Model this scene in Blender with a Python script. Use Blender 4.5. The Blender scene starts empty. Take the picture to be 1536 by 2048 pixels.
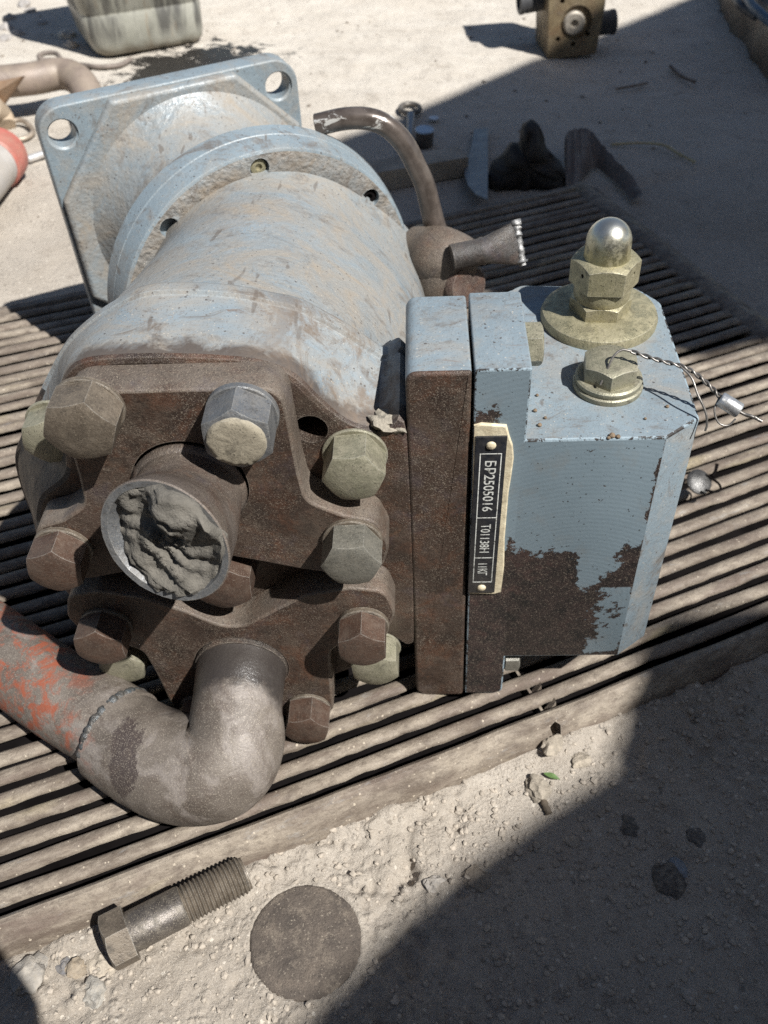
import bpy, bmesh, math, random
import numpy as np
from mathutils import Vector, Matrix, noise as mnoise
random.seed(7); RNG = np.random.default_rng(11)
SC = bpy.context.scene; COL = SC.collection
MM = 0.001
# ------------------------------------------------------------------ camera, sky, sun, exposure
CAM_H = 468.0                                    # camera height above the yard, millimetres
PITCH = math.radians(45.1); FPX = 1838.0         # focal length in pixels of a 1536 px wide picture
cam = bpy.data.cameras.new('camera'); cam_ob = bpy.data.objects.new('camera', cam); COL.objects.link(cam_ob)
cam_ob.location = (0, 0, CAM_H*MM); cam_ob.rotation_euler = (math.pi/2-PITCH, 0, 0)
cam.sensor_fit = 'HORIZONTAL'; cam.sensor_width = 36; cam.lens = 36*FPX/1536
cam.clip_start = 0.01; cam.clip_end = 500
cam.dof.use_dof = True; cam.dof.focus_distance = 0.40; cam.dof.aperture_fstop = 22
SC.camera = cam_ob
SUN = Vector((-1, .9, -1.85)).normalized()       # the way sunlight travels
world = bpy.data.worlds.new('World'); SC.world = world; world.use_nodes = True
wn = world.node_tree; bg = wn.nodes['Background']
sky = wn.nodes.new('ShaderNodeTexSky'); sky.sky_type = 'NISHITA'; sky.sun_disc = False
sky.sun_elevation = math.asin(-SUN.z); sky.sun_rotation = math.atan2(-SUN.x, -SUN.y)
sky.air_density = 1.0; sky.dust_density = 0.6; sky.ozone_density = 1.0
wn.links.new(sky.outputs[0], bg.inputs[0]); bg.inputs[1].default_value = 0.05
sl = bpy.data.lights.new('sun', 'SUN'); so = bpy.data.objects.new('sun', sl); COL.objects.link(so)
sl.energy = 5.0; sl.angle = math.radians(.53); sl.color = (1, .99, .955)
so.rotation_euler = SUN.to_track_quat('-Z', 'Y').to_euler(); so.location = (2, -2, 4)
vs = SC.view_settings; vs.view_transform = 'Standard'; vs.look = 'None'; vs.exposure = 0.68; vs.gamma = 1; vs.use_curve_mapping = False
SC.cycles.max_bounces = 6
try: SC.cycles.use_denoising = False
except Exception: pass

def ray(x, y):
    c, s = math.cos(PITCH), math.sin(PITCH)
    X = (x-768)/FPX; Y = (y-1024)/FPX
    return Vector((X, c-Y*s, -s-Y*c))
def at(x, y, h=0):                               # point of the yard (mm) seen at a picture position, h above the ground
    r = ray(x, y); k = (h-CAM_H)/r.z
    return Vector((r.x*k, r.y*k, h))
def at_y(x, y, Y):                               # point seen on the upright plane at distance Y
    r = ray(x, y); k = Y/r.y
    return Vector((r.x*k, Y, CAM_H+r.z*k))

# ------------------------------------------------------------------ object helpers
def tag(o, label=None, cat=None, group=None, kind=None):
    if label: o['label'] = label
    if cat: o['category'] = cat
    if group: o['group'] = group
    if kind: o['kind'] = kind
    return o
def empty(name, loc=(0, 0, 0), mat3=None):
    o = bpy.data.objects.new(name, None); COL.objects.link(o)
    o.empty_display_size = .02
    if mat3 is not None:
        m = mat3.to_4x4(); m.translation = Vector(loc); o.matrix_world = m
    else: o.location = loc
    return o
def flatcaps(me):                                # big flat end faces keep their true normal
    for p in me.polygons:
        if len(p.vertices) > 4: p.use_smooth = False
class MB:
    def __init__(s): s.v = []; s.f = []; s.m = []
    def add(s, pts): i = len(s.v); s.v += [tuple(p) for p in pts]; return i
    def face(s, idx, m=0): s.f.append(tuple(idx)); s.m.append(m)
    def loft(s, rings, cap0=True, cap1=True, m=0, m0=None, m1=None, closed=True):
        n = len(rings[0]); st = [s.add(r) for r in rings]
        for k in range(len(rings)-1):
            mm = m[k] if isinstance(m, (list, tuple)) else m
            for j in range(n if closed else n-1):
                a, b = j, (j+1) % n
                s.face((st[k]+a, st[k]+b, st[k+1]+b, st[k+1]+a), mm)
        dm = m if not isinstance(m, (list, tuple)) else m[0]
        if cap0: s.face([st[0]+j for j in range(n)][::-1], dm if m0 is None else m0)
        if cap1: s.face([st[-1]+j for j in range(n)], (m if not isinstance(m, (list, tuple)) else m[-1]) if m1 is None else m1)
    def box(s, x0, x1, y0, y1, z0, z1, m=0):
        i = s.add([(x, y, z) for z in (z0, z1) for y in (y0, y1) for x in (x0, x1)])
        for q in ((0, 2, 3, 1), (4, 5, 7, 6), (0, 1, 5, 4), (2, 6, 7, 3), (0, 4, 6, 2), (1, 3, 7, 5)): s.face([i+k for k in q], m)
    def build(s, name, mats, parent=None, sharp=32, flat=False, scale=MM):
        me = bpy.data.meshes.new(name)
        me.from_pydata([(x*scale, y*scale, z*scale) for x, y, z in s.v], [], s.f)
        if not isinstance(mats, (list, tuple)): mats = [mats]
        for m in mats: me.materials.append(m)
        me.polygons.foreach_set('material_index', s.m)
        bm = bmesh.new(); bm.from_mesh(me); bmesh.ops.recalc_face_normals(bm, faces=bm.faces); bm.to_mesh(me); bm.free()
        me.polygons.foreach_set('use_smooth', [not flat]*len(me.polygons))
        if not flat: me.set_sharp_from_angle(angle=math.radians(sharp)); flatcaps(me)
        me.update()
        o = bpy.data.objects.new(name, me); COL.objects.link(o)
        if parent: o.parent = parent
        return o
def boolean(o, cut, op='DIFFERENCE'):            # carve a temporary cutter out of o, keep only the mesh
    c = cut.build('cutter', o.data.materials[0] if not len(o.data.materials) else list(o.data.materials), None)
    c.matrix_world = o.parent.matrix_world.copy() if o.parent else Matrix.Identity(4)
    bpy.context.view_layer.update()
    md = o.modifiers.new('b', 'BOOLEAN'); md.operation = op; md.object = c; md.solver = 'EXACT'
    dg = bpy.context.evaluated_depsgraph_get(); me = bpy.data.meshes.new_from_object(o.evaluated_get(dg))
    o.modifiers.clear(); old = o.data; nm = old.name; o.data = me; bpy.data.meshes.remove(old); me.name = nm
    me.polygons.foreach_set('use_smooth', [True]*len(me.polygons)); me.set_sharp_from_angle(angle=math.radians(32)); flatcaps(me)
    cm = c.data; bpy.data.objects.remove(c); bpy.data.meshes.remove(cm)
def boolean_join(o, c):                          # weld body c onto o
    md = o.modifiers.new('b', 'BOOLEAN'); md.operation = 'UNION'; md.object = c; md.solver = 'EXACT'
    bpy.context.view_layer.update(); me = bpy.data.meshes.new_from_object(o.evaluated_get(bpy.context.evaluated_depsgraph_get()))
    o.modifiers.clear(); old = o.data; o.data = me; bpy.data.meshes.remove(old); cm = c.data; bpy.data.objects.remove(c); bpy.data.meshes.remove(cm)
    me.polygons.foreach_set('use_smooth', [True]*len(me.polygons)); me.set_sharp_from_angle(angle=math.radians(25)); flatcaps(me)
def basis(ax, ref=(0, 0, 1)):
    ax = Vector(ax).normalized(); ref = Vector(ref)
    if abs(ax.dot(ref)) > .95: ref = Vector((1, 0, 0))
    e1 = ref.cross(ax).normalized(); e2 = ax.cross(e1)
    return e1, e2, ax
def circ(c, e1, e2, r, n=32, ph=0, r2=None):
    c = Vector(c); r2 = r2 or r
    return [c + e1*(r*math.cos(ph+2*math.pi*k/n)) + e2*(r2*math.sin(ph+2*math.pi*k/n)) for k in range(n)]
def lathe(mb, prof, c, ax, n=48, m=0, caps=(True, True), ref=(0, 0, 1)):   # prof: (radius, height along ax)
    e1, e2, a = basis(ax, ref); c = Vector(c)
    mb.loft([circ(c+a*h, e1, e2, max(r, .01), n) for r, h in prof], caps[0], caps[1], m)
def catmull(pts, k=6, closed=False):
    P = [Vector(p) for p in pts]; n = len(P); out = []
    for i in range(n if closed else n-1):
        p0 = P[(i-1) % n] if closed or i > 0 else P[0]*2-P[1]
        p1 = P[i]; p2 = P[(i+1) % n]
        p3 = P[(i+2) % n] if closed or i+2 < n else P[-1]*2-P[-2]
        for j in range(k):
            t = j/k
            out.append(.5*((2*p1)+(p2-p0)*t+(2*p0-5*p1+4*p2-p3)*t*t+(3*p1-p0-3*p2+p3)*t**3))
    if not closed: out.append(P[-1])
    return out
def tube(mb, pts, rad, n=16, m=0, caps=(True, True), k=6, smooth=True, wob=0):
    if smooth:
        P = catmull(pts, k)
        if isinstance(rad, (list, tuple)):
            R = [catmull([(r, 0, 0) for r in rad], k)[i].x for i in range(len(P))]
        else: R = [rad]*len(P)
    else:
        P = [Vector(p) for p in pts]; R = list(rad) if isinstance(rad, (list, tuple)) else [rad]*len(P)
    rings = []; e1 = None
    for i, p in enumerate(P):
        d = (P[min(i+1, len(P)-1)]-P[max(i-1, 0)]).normalized()
        if e1 is None: e1, e2, _ = basis(d)
        else:
            e1 = (e1-d*e1.dot(d)).normalized(); e2 = d.cross(e1)
        rr = R[i]*(1+(random.uniform(-wob, wob) if wob else 0))
        rings.append(circ(p, e1, e2, rr, n))
    mb.loft(rings, caps[0], caps[1], m)
def rpoly(pts, seg=5):                           # (x, y, corner radius) -> rounded outline
    out = []; n = len(pts)
    for i in range(n):
        p0 = Vector(pts[i-1][:2]); p1 = Vector(pts[i][:2]); p2 = Vector(pts[(i+1) % n][:2]); r = pts[i][2] if len(pts[i]) > 2 else 0
        if r <= 0: out.append(p1); continue
        a = (p0-p1).normalized(); b = (p2-p1).normalized()
        ang = math.acos(max(-1, min(1, a.dot(b)))); tl = min(r/math.tan(ang/2), (p0-p1).length*.49, (p2-p1).length*.49); r = tl*math.tan(ang/2)
        cen = p1+(a+b).normalized()*(r/math.sin(ang/2)); s0 = p1+a*tl; s1 = p1+b*tl
        v0 = s0-cen; v1 = s1-cen; th = v0.angle_signed(v1)
        for k in range(seg+1):
            t = -th*k/seg; c, s = math.cos(t), math.sin(t)
            out.append(cen+Vector((v0.x*c-v0.y*s, v0.x*s+v0.y*c)))
    return out
def inset(pl, d):
    n = len(pl); ar = sum(pl[i-1].x*pl[i].y-pl[i].x*pl[i-1].y for i in range(n)); sg = 1 if ar > 0 else -1; out = []
    for i in range(n):
        e0 = (pl[i]-pl[i-1]); e1 = (pl[(i+1) % n]-pl[i])
        n0 = Vector((-e0.y, e0.x)).normalized(); n1 = Vector((-e1.y, e1.x)).normalized()
        nn = n0+n1; nn = nn.normalized() if nn.length > 1e-6 else n0
        out.append(pl[i]+nn*(sg*d/max(.5, nn.dot(n0))))
    return out
def prism(mb, pl, z0, z1, mp, bev=1.0, bev1=None, m=0, mb0=None, m0=None, m1=None, steps=2):
    # pl in the plane, z0 the showing end; mp(x, y, z) -> point
    bev1 = bev if bev1 is None else bev1; sg = 1 if z1 > z0 else -1; R = []; M = []
    for k in range(steps+1):
        t = k/steps*math.pi/2
        R.append((inset(pl, bev*(1-math.sin(t))), z0+sg*bev*(1-math.cos(t))))
    nb = len(R)-1
    if bev1 > 0:
        for k in range(steps+1):
            t = k/steps*math.pi/2
            R.append((inset(pl, bev1*(1-math.cos(t))), z1-sg*bev1*(1-math.sin(t))))
    else: R.append((pl, z1))
    mm = [(m if mb0 is None else mb0)]*nb+[m]*(len(R)-1-nb)
    mb.loft([[mp(p.x, p.y, z) for p in pl2] for pl2, z in R], True, True, mm, m if m0 is None else m0, m if m1 is None else m1)

# ------------------------------------------------------------------ material helpers
class NT:
    def __init__(s, name):
        s.mat = bpy.data.materials.new(name); s.mat.use_nodes = True; s.t = s.mat.node_tree; s.b = s.t.nodes['Principled BSDF']
        s.co = s.n('ShaderNodeTexCoord').outputs['Object']; s.k = random.uniform(0, 50)
    def n(s, typ, **kw):
        nd = s.t.nodes.new(typ)
        for a, v in kw.items(): setattr(nd, a, v)
        return nd
    def l(s, a, b): s.t.links.new(a, b)
    def put(s, sock, v):
        if hasattr(v, 'is_linked') or hasattr(v, 'links'): s.l(v, sock)
        else: sock.default_value = v
    def mapv(s, scale=(1, 1, 1), off=None, rot=(0, 0, 0)):
        m = s.n('ShaderNodeMapping'); s.l(s.co, m.inputs[0]); m.inputs['Scale'].default_value = scale; m.inputs['Rotation'].default_value = rot
        s.k += 7.13; m.inputs['Location'].default_value = off or (s.k*.013, s.k*.007, s.k*.011); return m.outputs[0]
    def noise(s, size, detail=4, rough=.6, dist=0, stretch=(1, 1, 1)):          # size: feature size in mm
        nd = s.n('ShaderNodeTexNoise'); s.l(s.mapv(stretch), nd.inputs['Vector'])
        nd.inputs['Scale'].default_value = 1/(size*MM); nd.inputs['Detail'].default_value = detail; nd.inputs['Roughness'].default_value = rough; nd.inputs['Distortion'].default_value = dist
        return nd.outputs['Fac']
    def rng(s, x, lo, hi, a=0, b=1):
        nd = s.n('ShaderNodeMapRange'); s.l(x, nd.inputs[0]); nd.inputs[1].default_value = lo; nd.inputs[2].default_value = hi; nd.inputs[3].default_value = a; nd.inputs[4].default_value = b
        return nd.outputs[0]
    def math(s, op, a, b=None, c=None):
        nd = s.n('ShaderNodeMath', operation=op)
        for i, v in enumerate((a, b, c)):
            if v is not None: s.put(nd.inputs[i], v)
        return nd.outputs[0]
    def mul(s, *a):
        r = a[0]
        for x in a[1:]: r = s.math('MULTIPLY', r, x)
        return r
    def specks(s, size, share):                                                   # sparse grains
        nd = s.n('ShaderNodeTexVoronoi'); s.l(s.mapv(), nd.inputs['Vector']); nd.inputs['Scale'].default_value = 1/(size*MM)
        sp = s.n('ShaderNodeSeparateColor'); s.l(nd.outputs['Color'], sp.inputs[0])
        a = s.rng(sp.outputs[0], share, share*.9, 0, 1)
        d = s.math('ADD', nd.outputs['Distance'], s.rng(s.noise(size*.45, 3, .7), .2, .8, -.24, .24))
        w = s.math('MULTIPLY_ADD', sp.outputs[1], .36, .06)
        b = s.rng(s.math('SUBTRACT', d, w), .08, -.02, 0, 1)
        return s.mul(a, b)
    def edge(s, mm=.8):                            # worn convex edges: where a rounded normal leaves the true one
        bv = s.n('ShaderNodeBevel', samples=4); bv.inputs[0].default_value = mm*MM
        g = s.n('ShaderNodeNewGeometry'); d = s.n('ShaderNodeVectorMath', operation='DOT_PRODUCT'); s.l(bv.outputs[0], d.inputs[0]); s.l(g.outputs['Normal'], d.inputs[1])
        return s.mul(s.rng(d.outputs['Value'], .985, .90), s.rng(s.noise(3.5, 4, .7), .30, .55))
    def grain(s, size, lo=.60, hi=.68): return s.rng(s.noise(size, 2, .6), lo, hi)
    def axis(s, i): 
        sp = s.n('ShaderNodeSeparateXYZ'); s.l(s.co, sp.inputs[0]); return sp.outputs[i]
    def up(s, lo=.2, hi=.9):
        g = s.n('ShaderNodeNewGeometry'); sp = s.n('ShaderNodeSeparateXYZ'); s.l(g.outputs['Normal'], sp.inputs[0]); return s.rng(sp.outputs[2], lo, hi)
    def mix(s, f, a, b):
        nd = s.n('ShaderNodeMix', data_type='RGBA'); s.put(nd.inputs[0], f)
        for sock, v in ((nd.inputs[6], a), (nd.inputs[7], b)):
            if isinstance(v, (tuple, list)): sock.default_value = (*v[:3], 1)
            else: s.l(v, sock)
        return nd.outputs[2]
    def fmix(s, f, a, b):
        nd = s.n('ShaderNodeMix', data_type='FLOAT'); s.put(nd.inputs[0], f); s.put(nd.inputs[2], a); s.put(nd.inputs[3], b); return nd.outputs[0]
    def bump(s, hs, strength=1.0):                                                # hs: list of (height 0..1, millimetres)
        tot = None
        for h, mm in hs:
            x = s.math('MULTIPLY', h, mm*MM); tot = x if tot is None else s.math('ADD', tot, x)
        bp = s.n('ShaderNodeBump'); bp.inputs['Strength'].default_value = strength; bp.inputs['Distance'].default_value = 1.0
        s.l(tot, bp.inputs['Height']); s.l(bp.outputs[0], s.b.inputs['Normal'])
    def out(s, col, rough=.6, metal=0, spec=.5):
        s.put(s.b.inputs['Base Color'], (*col[:3], 1) if isinstance(col, (tuple, list)) else col)
        s.put(s.b.inputs['Roughness'], rough); s.put(s.b.inputs['Metallic'], metal)
        s.b.inputs['Specular IOR Level'].default_value = spec
        return s.mat
def plain(name, col, rough=.6, metal=0, var=.35, size=20, bump=.15, dust=0, dustcol=(.33, .27, .2), grain=.5):
    t = NT(name)
    c = t.mix(t.rng(t.noise(size), .3, .7), tuple(x*(1-var) for x in col), tuple(min(1, x*(1+var)) for x in col))
    if dust: c = t.mix(t.mul(t.rng(t.noise(size*.7, 6, .7), .35, .7), dust), c, dustcol)
    t.bump([(t.noise(grain*6, 5, .7), bump), (t.noise(grain, 2), bump*.35)])
    return t.out(c, t.rng(t.noise(size*.6), .3, .7, rough*.8, min(1, rough*1.2)), metal)
# ------------------------------------------------------------------ materials
BLUE = (.205, .243, .268); DUST = (.26, .215, .165); BROWN = (.062, .037, .026); BLACK = (.018, .016, .016)
def paint(name, dirt=.5, cast=0, col=BLUE, rustpatch=.5, rough=.42, fringe=False):
    t = NT(name)
    c = t.mix(t.rng(t.noise(60, 3), .3, .7), [x*.88 for x in col], [x*1.1 for x in col])
    c = t.mix(t.mul(t.rng(t.noise(9, 6, .7, .4), .52, .75), .35), c, (.30, .33, .345))
    d = t.mul(t.rng(t.noise(38, 8, .75, .8), .5-.14*dirt, .68), .5+.45*dirt)
    d = t.math('MAXIMUM', d, t.mul(t.rng(t.noise(1.6, 3, .7), .54, .62), t.rng(t.noise(26, 4), .45, .62), .75*min(1, dirt+.25)))
    c = t.mix(d, c, DUST)
    c = t.mix(t.mul(t.rng(t.noise(22, 8, .72, 1.2, (1, 2.2, 1)), .60, .70), rustpatch), c, (.15, .095, .065))
    c = t.mix(t.mul(t.rng(t.noise(2.2, 5, .75), .62, .72), .75), c, (.10, .085, .07))
    c = t.mix(t.mul(t.specks(1.5, .06), .8), c, (.055, .045, .04))
    c = t.mix(t.mul(t.specks(.9, .07), .7), c, (.42, .38, .32))
    g = t.mul(t.rng(t.noise(30, 8, .78, 1.0, (1, 1.6, 1)), .53, .66), min(.9, .25+rustpatch)); c = t.mix(g, c, (.115, .092, .074))
    c = t.mix(t.mul(t.edge(.9), .7), c, (.34, .37, .38))
    c = t.mix(t.mul(t.grain(.7, .61, .67), .55), c, (.075, .06, .048))
    if fringe:                                    # oily brown creeping up from the bolted face
        fy = t.rng(t.math('ADD', t.axis(1), t.rng(t.noise(16, 6, .7, .5), .2, .8, -.010, .010)), .012, .005); c = t.mix(t.mul(fy, .9), c, (.06, .045, .036))
        fx = t.mul(t.rng(t.axis(0), -.125, -.095), t.rng(t.noise(20, 7, .74, .8, (1, .6, 1)), .46, .60)); c = t.mix(t.mul(fx, .75), c, (.135, .098, .07))
    # scratches
    sc = t.rng(t.noise(6, 2, .4, .3, (1, .18, 1)), .69, .73)
    c = t.mix(t.mul(sc, .6), c, (.10, .08, .065))
    hs = [(t.noise(3.0, 4, .6), .30), (t.noise(.9, 3), .10)]
    if cast: hs += [(t.noise(3.4, 3, .55), 1.5*cast), (t.noise(9, 2), 1.3*cast)]
    t.bump(hs)
    return t.out(c, t.fmix(d, rough, .8), 0)
def rust(name, base=BROWN, red=.5, oil=.5, specks=.6, edge=.5):
    t = NT(name)
    c = t.mix(t.rng(t.noise(34, 7, .7, .6), .32, .68), [x*.6 for x in base], [base[0]*1.35, base[1]*1.5, base[2]*1.6])
    c = t.mix(t.mul(t.rng(t.noise(24, 6, .72, .8), .50, .63), red), c, (.125, .052, .027))
    c = t.mix(t.mul(t.rng(t.noise(16, 5, .7, .5), .60, .70), red*.7), c, (.20, .095, .045))
    c = t.mix(t.mul(t.rng(t.noise(20, 5, .65, .5), .56, .70), .35), c, (.075, .066, .085))
    o = t.mul(t.rng(t.noise(36, 6, .68, .6), .50, .62), oil)
    c = t.mix(o, c, (.016, .014, .013))
    d = t.mul(t.rng(t.noise(22, 8, .78), .50, .74), .55)
    c = t.mix(d, c, (.165, .132, .102))
    gr = t.mul(t.grain(.55, .56, .64), t.rng(t.noise(28, 4), .30, .62))
    c = t.mix(t.mul(gr, specks), c, (.30, .245, .185))
    c = t.mix(t.mul(t.grain(.8, .60, .66), .65), c, (.02, .016, .014))
    c = t.mix(t.mul(t.edge(1.0), edge), c, (.27, .235, .20))
    t.bump([(t.noise(2.6, 6, .72), .55), (t.noise(.7, 3), .20), (gr, .12), (t.noise(10, 3), .4)])
    return t.out(c, t.fmix(o, t.fmix(gr, t.rng(t.noise(8), .3, .7, .34, .6), .9), .24), .15)
def peeled():                                    # regulator front: milled blue paint flaked off low down
    t = NT('flaking_blue_paint')
    x = t.math('MULTIPLY', t.axis(0), 1000); z = t.math('SUBTRACT', t.math('MULTIPLY', t.axis(2), 1000), 193)
    g = t.math('DIVIDE', t.math('SUBTRACT', x, 37), 9); g = t.math('EXPONENT', t.math('MULTIPLY', t.mul(g, g), -1))
    T = t.math('ADD', -67, t.math('MULTIPLY', g, -31))
    nz = t.math('ADD', t.rng(t.noise(17, 2, .5), .2, .8, -13, 13), t.rng(t.noise(4.2, 5, .72, .5), .2, .8, -11, 11))
    e = t.math('ADD', t.math('SUBTRACT', T, z), nz)
    m = t.rng(e, -.6, .6)
    keep = t.mul(t.rng(t.math('ADD', x, nz), 46, 47), t.rng(z, -98, -99))
    keep = t.mul(keep, t.rng(t.math('ADD', z, nz), -149, -148))
    m = t.mul(m, t.math('SUBTRACT', 1, keep))
    # islands near the top-left corner, on the right edge and little flakes
    isl = t.mul(t.rng(t.noise(9, 5, .7, .8, (1, 1, 2)), .665, .672), t.rng(z, 30, -10))
    lef = t.mul(t.rng(t.math('ADD', x, t.math('MULTIPLY', nz, .45)), -14, -15), t.rng(t.math('ADD', z, t.math('MULTIPLY', nz, .6)), 16, 15))
    rgt = t.rng(t.math('ADD', x, t.math('MULTIPLY', nz, .22)), 58.3, 58.8)
    m = t.math('MAXIMUM', m, t.math('MAXIMUM', isl, t.math('MAXIMUM', lef, rgt)))
    b = t.mix(t.rng(t.noise(40, 3), .3, .7), (.155, .198, .225), (.185, .232, .262))
    wv = t.n('ShaderNodeTexWave', wave_type='RINGS', rings_direction='Y', wave_profile='SIN')
    mp = t.n('ShaderNodeMapping'); t.l(t.co, mp.inputs[0]); mp.inputs['Location'].default_value = (-.030, 0, -.085)
    t.l(mp.outputs[0], wv.inputs[0]); wv.inputs['Scale'].default_value = 118; wv.inputs['Distortion'].default_value = .6
    b = t.mix(t.mul(wv.outputs['Fac'], .1), b, (.11, .145, .165))
    b = t.mix(t.mul(t.specks(1.1, .08), .8), b, (.03, .028, .026))
    b = t.mix(t.mul(t.rng(t.noise(25, 6, .7), .55, .75), .35), b, (.17, .14, .105))
    r = t.mix(t.rng(t.noise(12, 6, .7), .35, .65), (.010, .009, .009), (.040, .026, .023))
    r = t.mix(t.mul(t.rng(t.noise(20, 6, .75), .55, .72), .6), r, (.085, .042, .035))
    r = t.mix(t.mul(t.grain(.6, .58, .66), .55), r, (.26, .21, .16))
    c = t.mix(m, b, r)
    t.bump([(t.math('SUBTRACT', 1, m), .35), (wv.outputs['Fac'], .02), (t.mul(m, t.noise(1.3, 4, .7)), .5), (t.noise(1.5, 3), .08)])
    return t.out(c, t.fmix(m, .45, .55))
M = {}
M['blue'] = paint('dusty_blue_paint', .75, 0, BLUE, .8, .42, True)
M['blue_clean'] = paint('blue_grey_paint', .08, 0, (.185, .226, .253), .5)
D0 = DUST; DUST = (.19, .155, .118); M['blue_cast'] = paint('rough_cast_blue_paint', 1.6, 1.0, (.20, .23, .25), .6, .27); DUST = D0
M['blue_sand'] = paint('half_rough_blue_paint', 1.0, .36, (.205, .24, .262), .4, .29)
M['rust'] = rust('oily_brown_rust')
M['rust_top'] = rust('dusty_brown_rust', (.125, .092, .07), .25, .2, .8)
M['rust_red'] = rust('red_brown_rust', (.075, .042, .032), .8, .3)
M['peel'] = peeled()
def chipped():
    t = NT('chipped_edge_paint')
    m = t.rng(t.noise(7, 6, .75), .50, .54)
    c = t.mix(m, (.22, .275, .31), (.03, .026, .024)); t.bump([(t.noise(1.2, 4), .3)]); return t.out(c, .5)
M['chip'] = chipped()
def boltmat(name, a, b, dust, metal=.55, rough=.42, dirt=(.25, .215, .16), wear=(.55, .53, .48)):
    t = NT(name)
    c = t.mix(t.rng(t.noise(11, 6, .7, .4), .3, .7), a, b)
    d = t.math('MAXIMUM', t.mul(t.rng(t.noise(8, 7, .75, .4), .42, .66), dust), t.mul(t.grain(.6, .57, .65), .7))
    c = t.mix(d, c, dirt)
    g = t.mul(t.rng(t.noise(6, 7, .75, .5), .54, .68), .75)
    c = t.mix(g, c, [x*.22 for x in dirt])
    c = t.mix(t.mul(t.grain(.8, .62, .68), .7), c, (.03, .025, .02))
    e = t.mul(t.edge(.45), .5); c = t.mix(e, c, wear)
    t.bump([(t.noise(1.8, 5, .7), .28), (t.noise(.5, 2), .07), (t.noise(7, 3), .25)])
    return t.out(c, t.fmix(d, t.fmix(g, rough, .6), .85), t.fmix(t.math('MAXIMUM', d, g), metal, 0))
M['zinc'] = boltmat('yellow_zinc', (.20, .19, .135), (.29, .275, .195), .6, .45, .38, (.25, .22, .165))
M['brass'] = boltmat('gold_zinc', (.29, .265, .165), (.38, .345, .225), .75, .65, .34, (.235, .205, .135))
def domemat():
    t = NT('polished_zinc'); z = t.math('SUBTRACT', t.math('MULTIPLY', t.axis(2), 1000), 193)
    c = t.mix(t.rng(t.math('ADD', z, t.rng(t.noise(5, 5, .7), .2, .8, -5, 5)), 38, 52), (.36, .325, .19), (.56, .55, .50))
    d = t.mul(t.rng(t.noise(5, 7, .78), .50, .66), t.rng(z, 50, 40), .8); c = t.mix(d, c, (.14, .12, .08))
    t.bump([(t.noise(2.5, 3), .06), (t.noise(.8, 3), .03)]); return t.out(c, t.fmix(d, t.rng(z, 36, 48, .46, .33), .8), t.fmix(d, .95, .1))
M['dome'] = domemat()
M['oldbolt'] = boltmat('dirty_bolt_steel', (.095, .076, .058), (.15, .12, .09), .5, .35, .4, (.19, .155, .115))
M['redbolt'] = boltmat('rusty_bolt_steel', (.088, .047, .031), (.062, .04, .031), .4, .25, .42, (.135, .105, .08))
M['drybolt'] = boltmat('clay_caked_bolt', (.27, .235, .175), (.32, .28, .21), .7, .1, .7)
M['grey_bolt'] = boltmat('grey_bolt_steel', (.13, .125, .105), (.19, .18, .155), .45, .4, .38, (.19, .17, .135))
M['clay'] = plain('grey_clay', (.115, .104, .088), .95, 0, .4, 9, 1.1, .3, (.17, .155, .128), .7)
M['cutsteel'] = boltmat('cut_steel_edge', (.12, .125, .135), (.22, .225, .23), .45, .55, .4, (.15, .13, .105))
M['pipe'] = rust('brown_pipe_steel', (.115, .085, .068), .3, .35, .6)
def elbow():
    t = NT('burnt_grey_pipe_paint')
    c = t.mix(t.rng(t.noise(35, 4, .6, .5), .3, .7), (.07, .056, .046), (.18, .152, .128))
    c = t.mix(t.mul(t.rng(t.noise(26, 5, .6, .8), .50, .60), .75), c, (.225, .195, .175))
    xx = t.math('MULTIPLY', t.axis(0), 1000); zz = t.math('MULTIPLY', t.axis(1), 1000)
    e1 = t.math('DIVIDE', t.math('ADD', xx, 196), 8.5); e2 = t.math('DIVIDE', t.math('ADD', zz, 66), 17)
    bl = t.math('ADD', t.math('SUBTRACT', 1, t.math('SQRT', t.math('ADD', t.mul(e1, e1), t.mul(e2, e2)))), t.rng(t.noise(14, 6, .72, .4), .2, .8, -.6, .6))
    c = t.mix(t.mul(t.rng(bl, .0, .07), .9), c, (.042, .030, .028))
    c = t.mix(t.mul(t.rng(t.noise(17, 7, .75, .8), .50, .62), .65), c, (.075, .055, .044))
    c = t.mix(t.mul(t.rng(t.noise(1.0, 3, .7), .5, .7), .5), c, (.09, .075, .06))
    c = t.mix(t.mul(t.grain(.55, .57, .65), .6), c, (.36, .31, .25))
    x = t.math('MULTIPLY', t.axis(0), 1000)
    o = t.mul(t.rng(t.math('ADD', x, t.rng(t.noise(20, 4), .2, .8, -20, 20)), -222, -240), t.rng(t.noise(11, 7, .75, .5), .47, .58), .85)
    c = t.mix(o, c, (.28, .068, .03))
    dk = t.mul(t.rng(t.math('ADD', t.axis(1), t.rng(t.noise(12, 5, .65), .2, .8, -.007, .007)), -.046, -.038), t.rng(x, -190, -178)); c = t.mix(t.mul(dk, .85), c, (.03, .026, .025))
    t.bump([(t.noise(1.2, 4, .65), .25), (t.noise(12, 3), .5)])
    return t.out(c, t.fmix(dk, .55, .3), .1)
M['elbow'] = elbow()
M['weld'] = plain('blue_weld_bead', (.055, .068, .078), .38, .3, .6, 5, 1.2, .8, (.15, .125, .10), .8)
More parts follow.
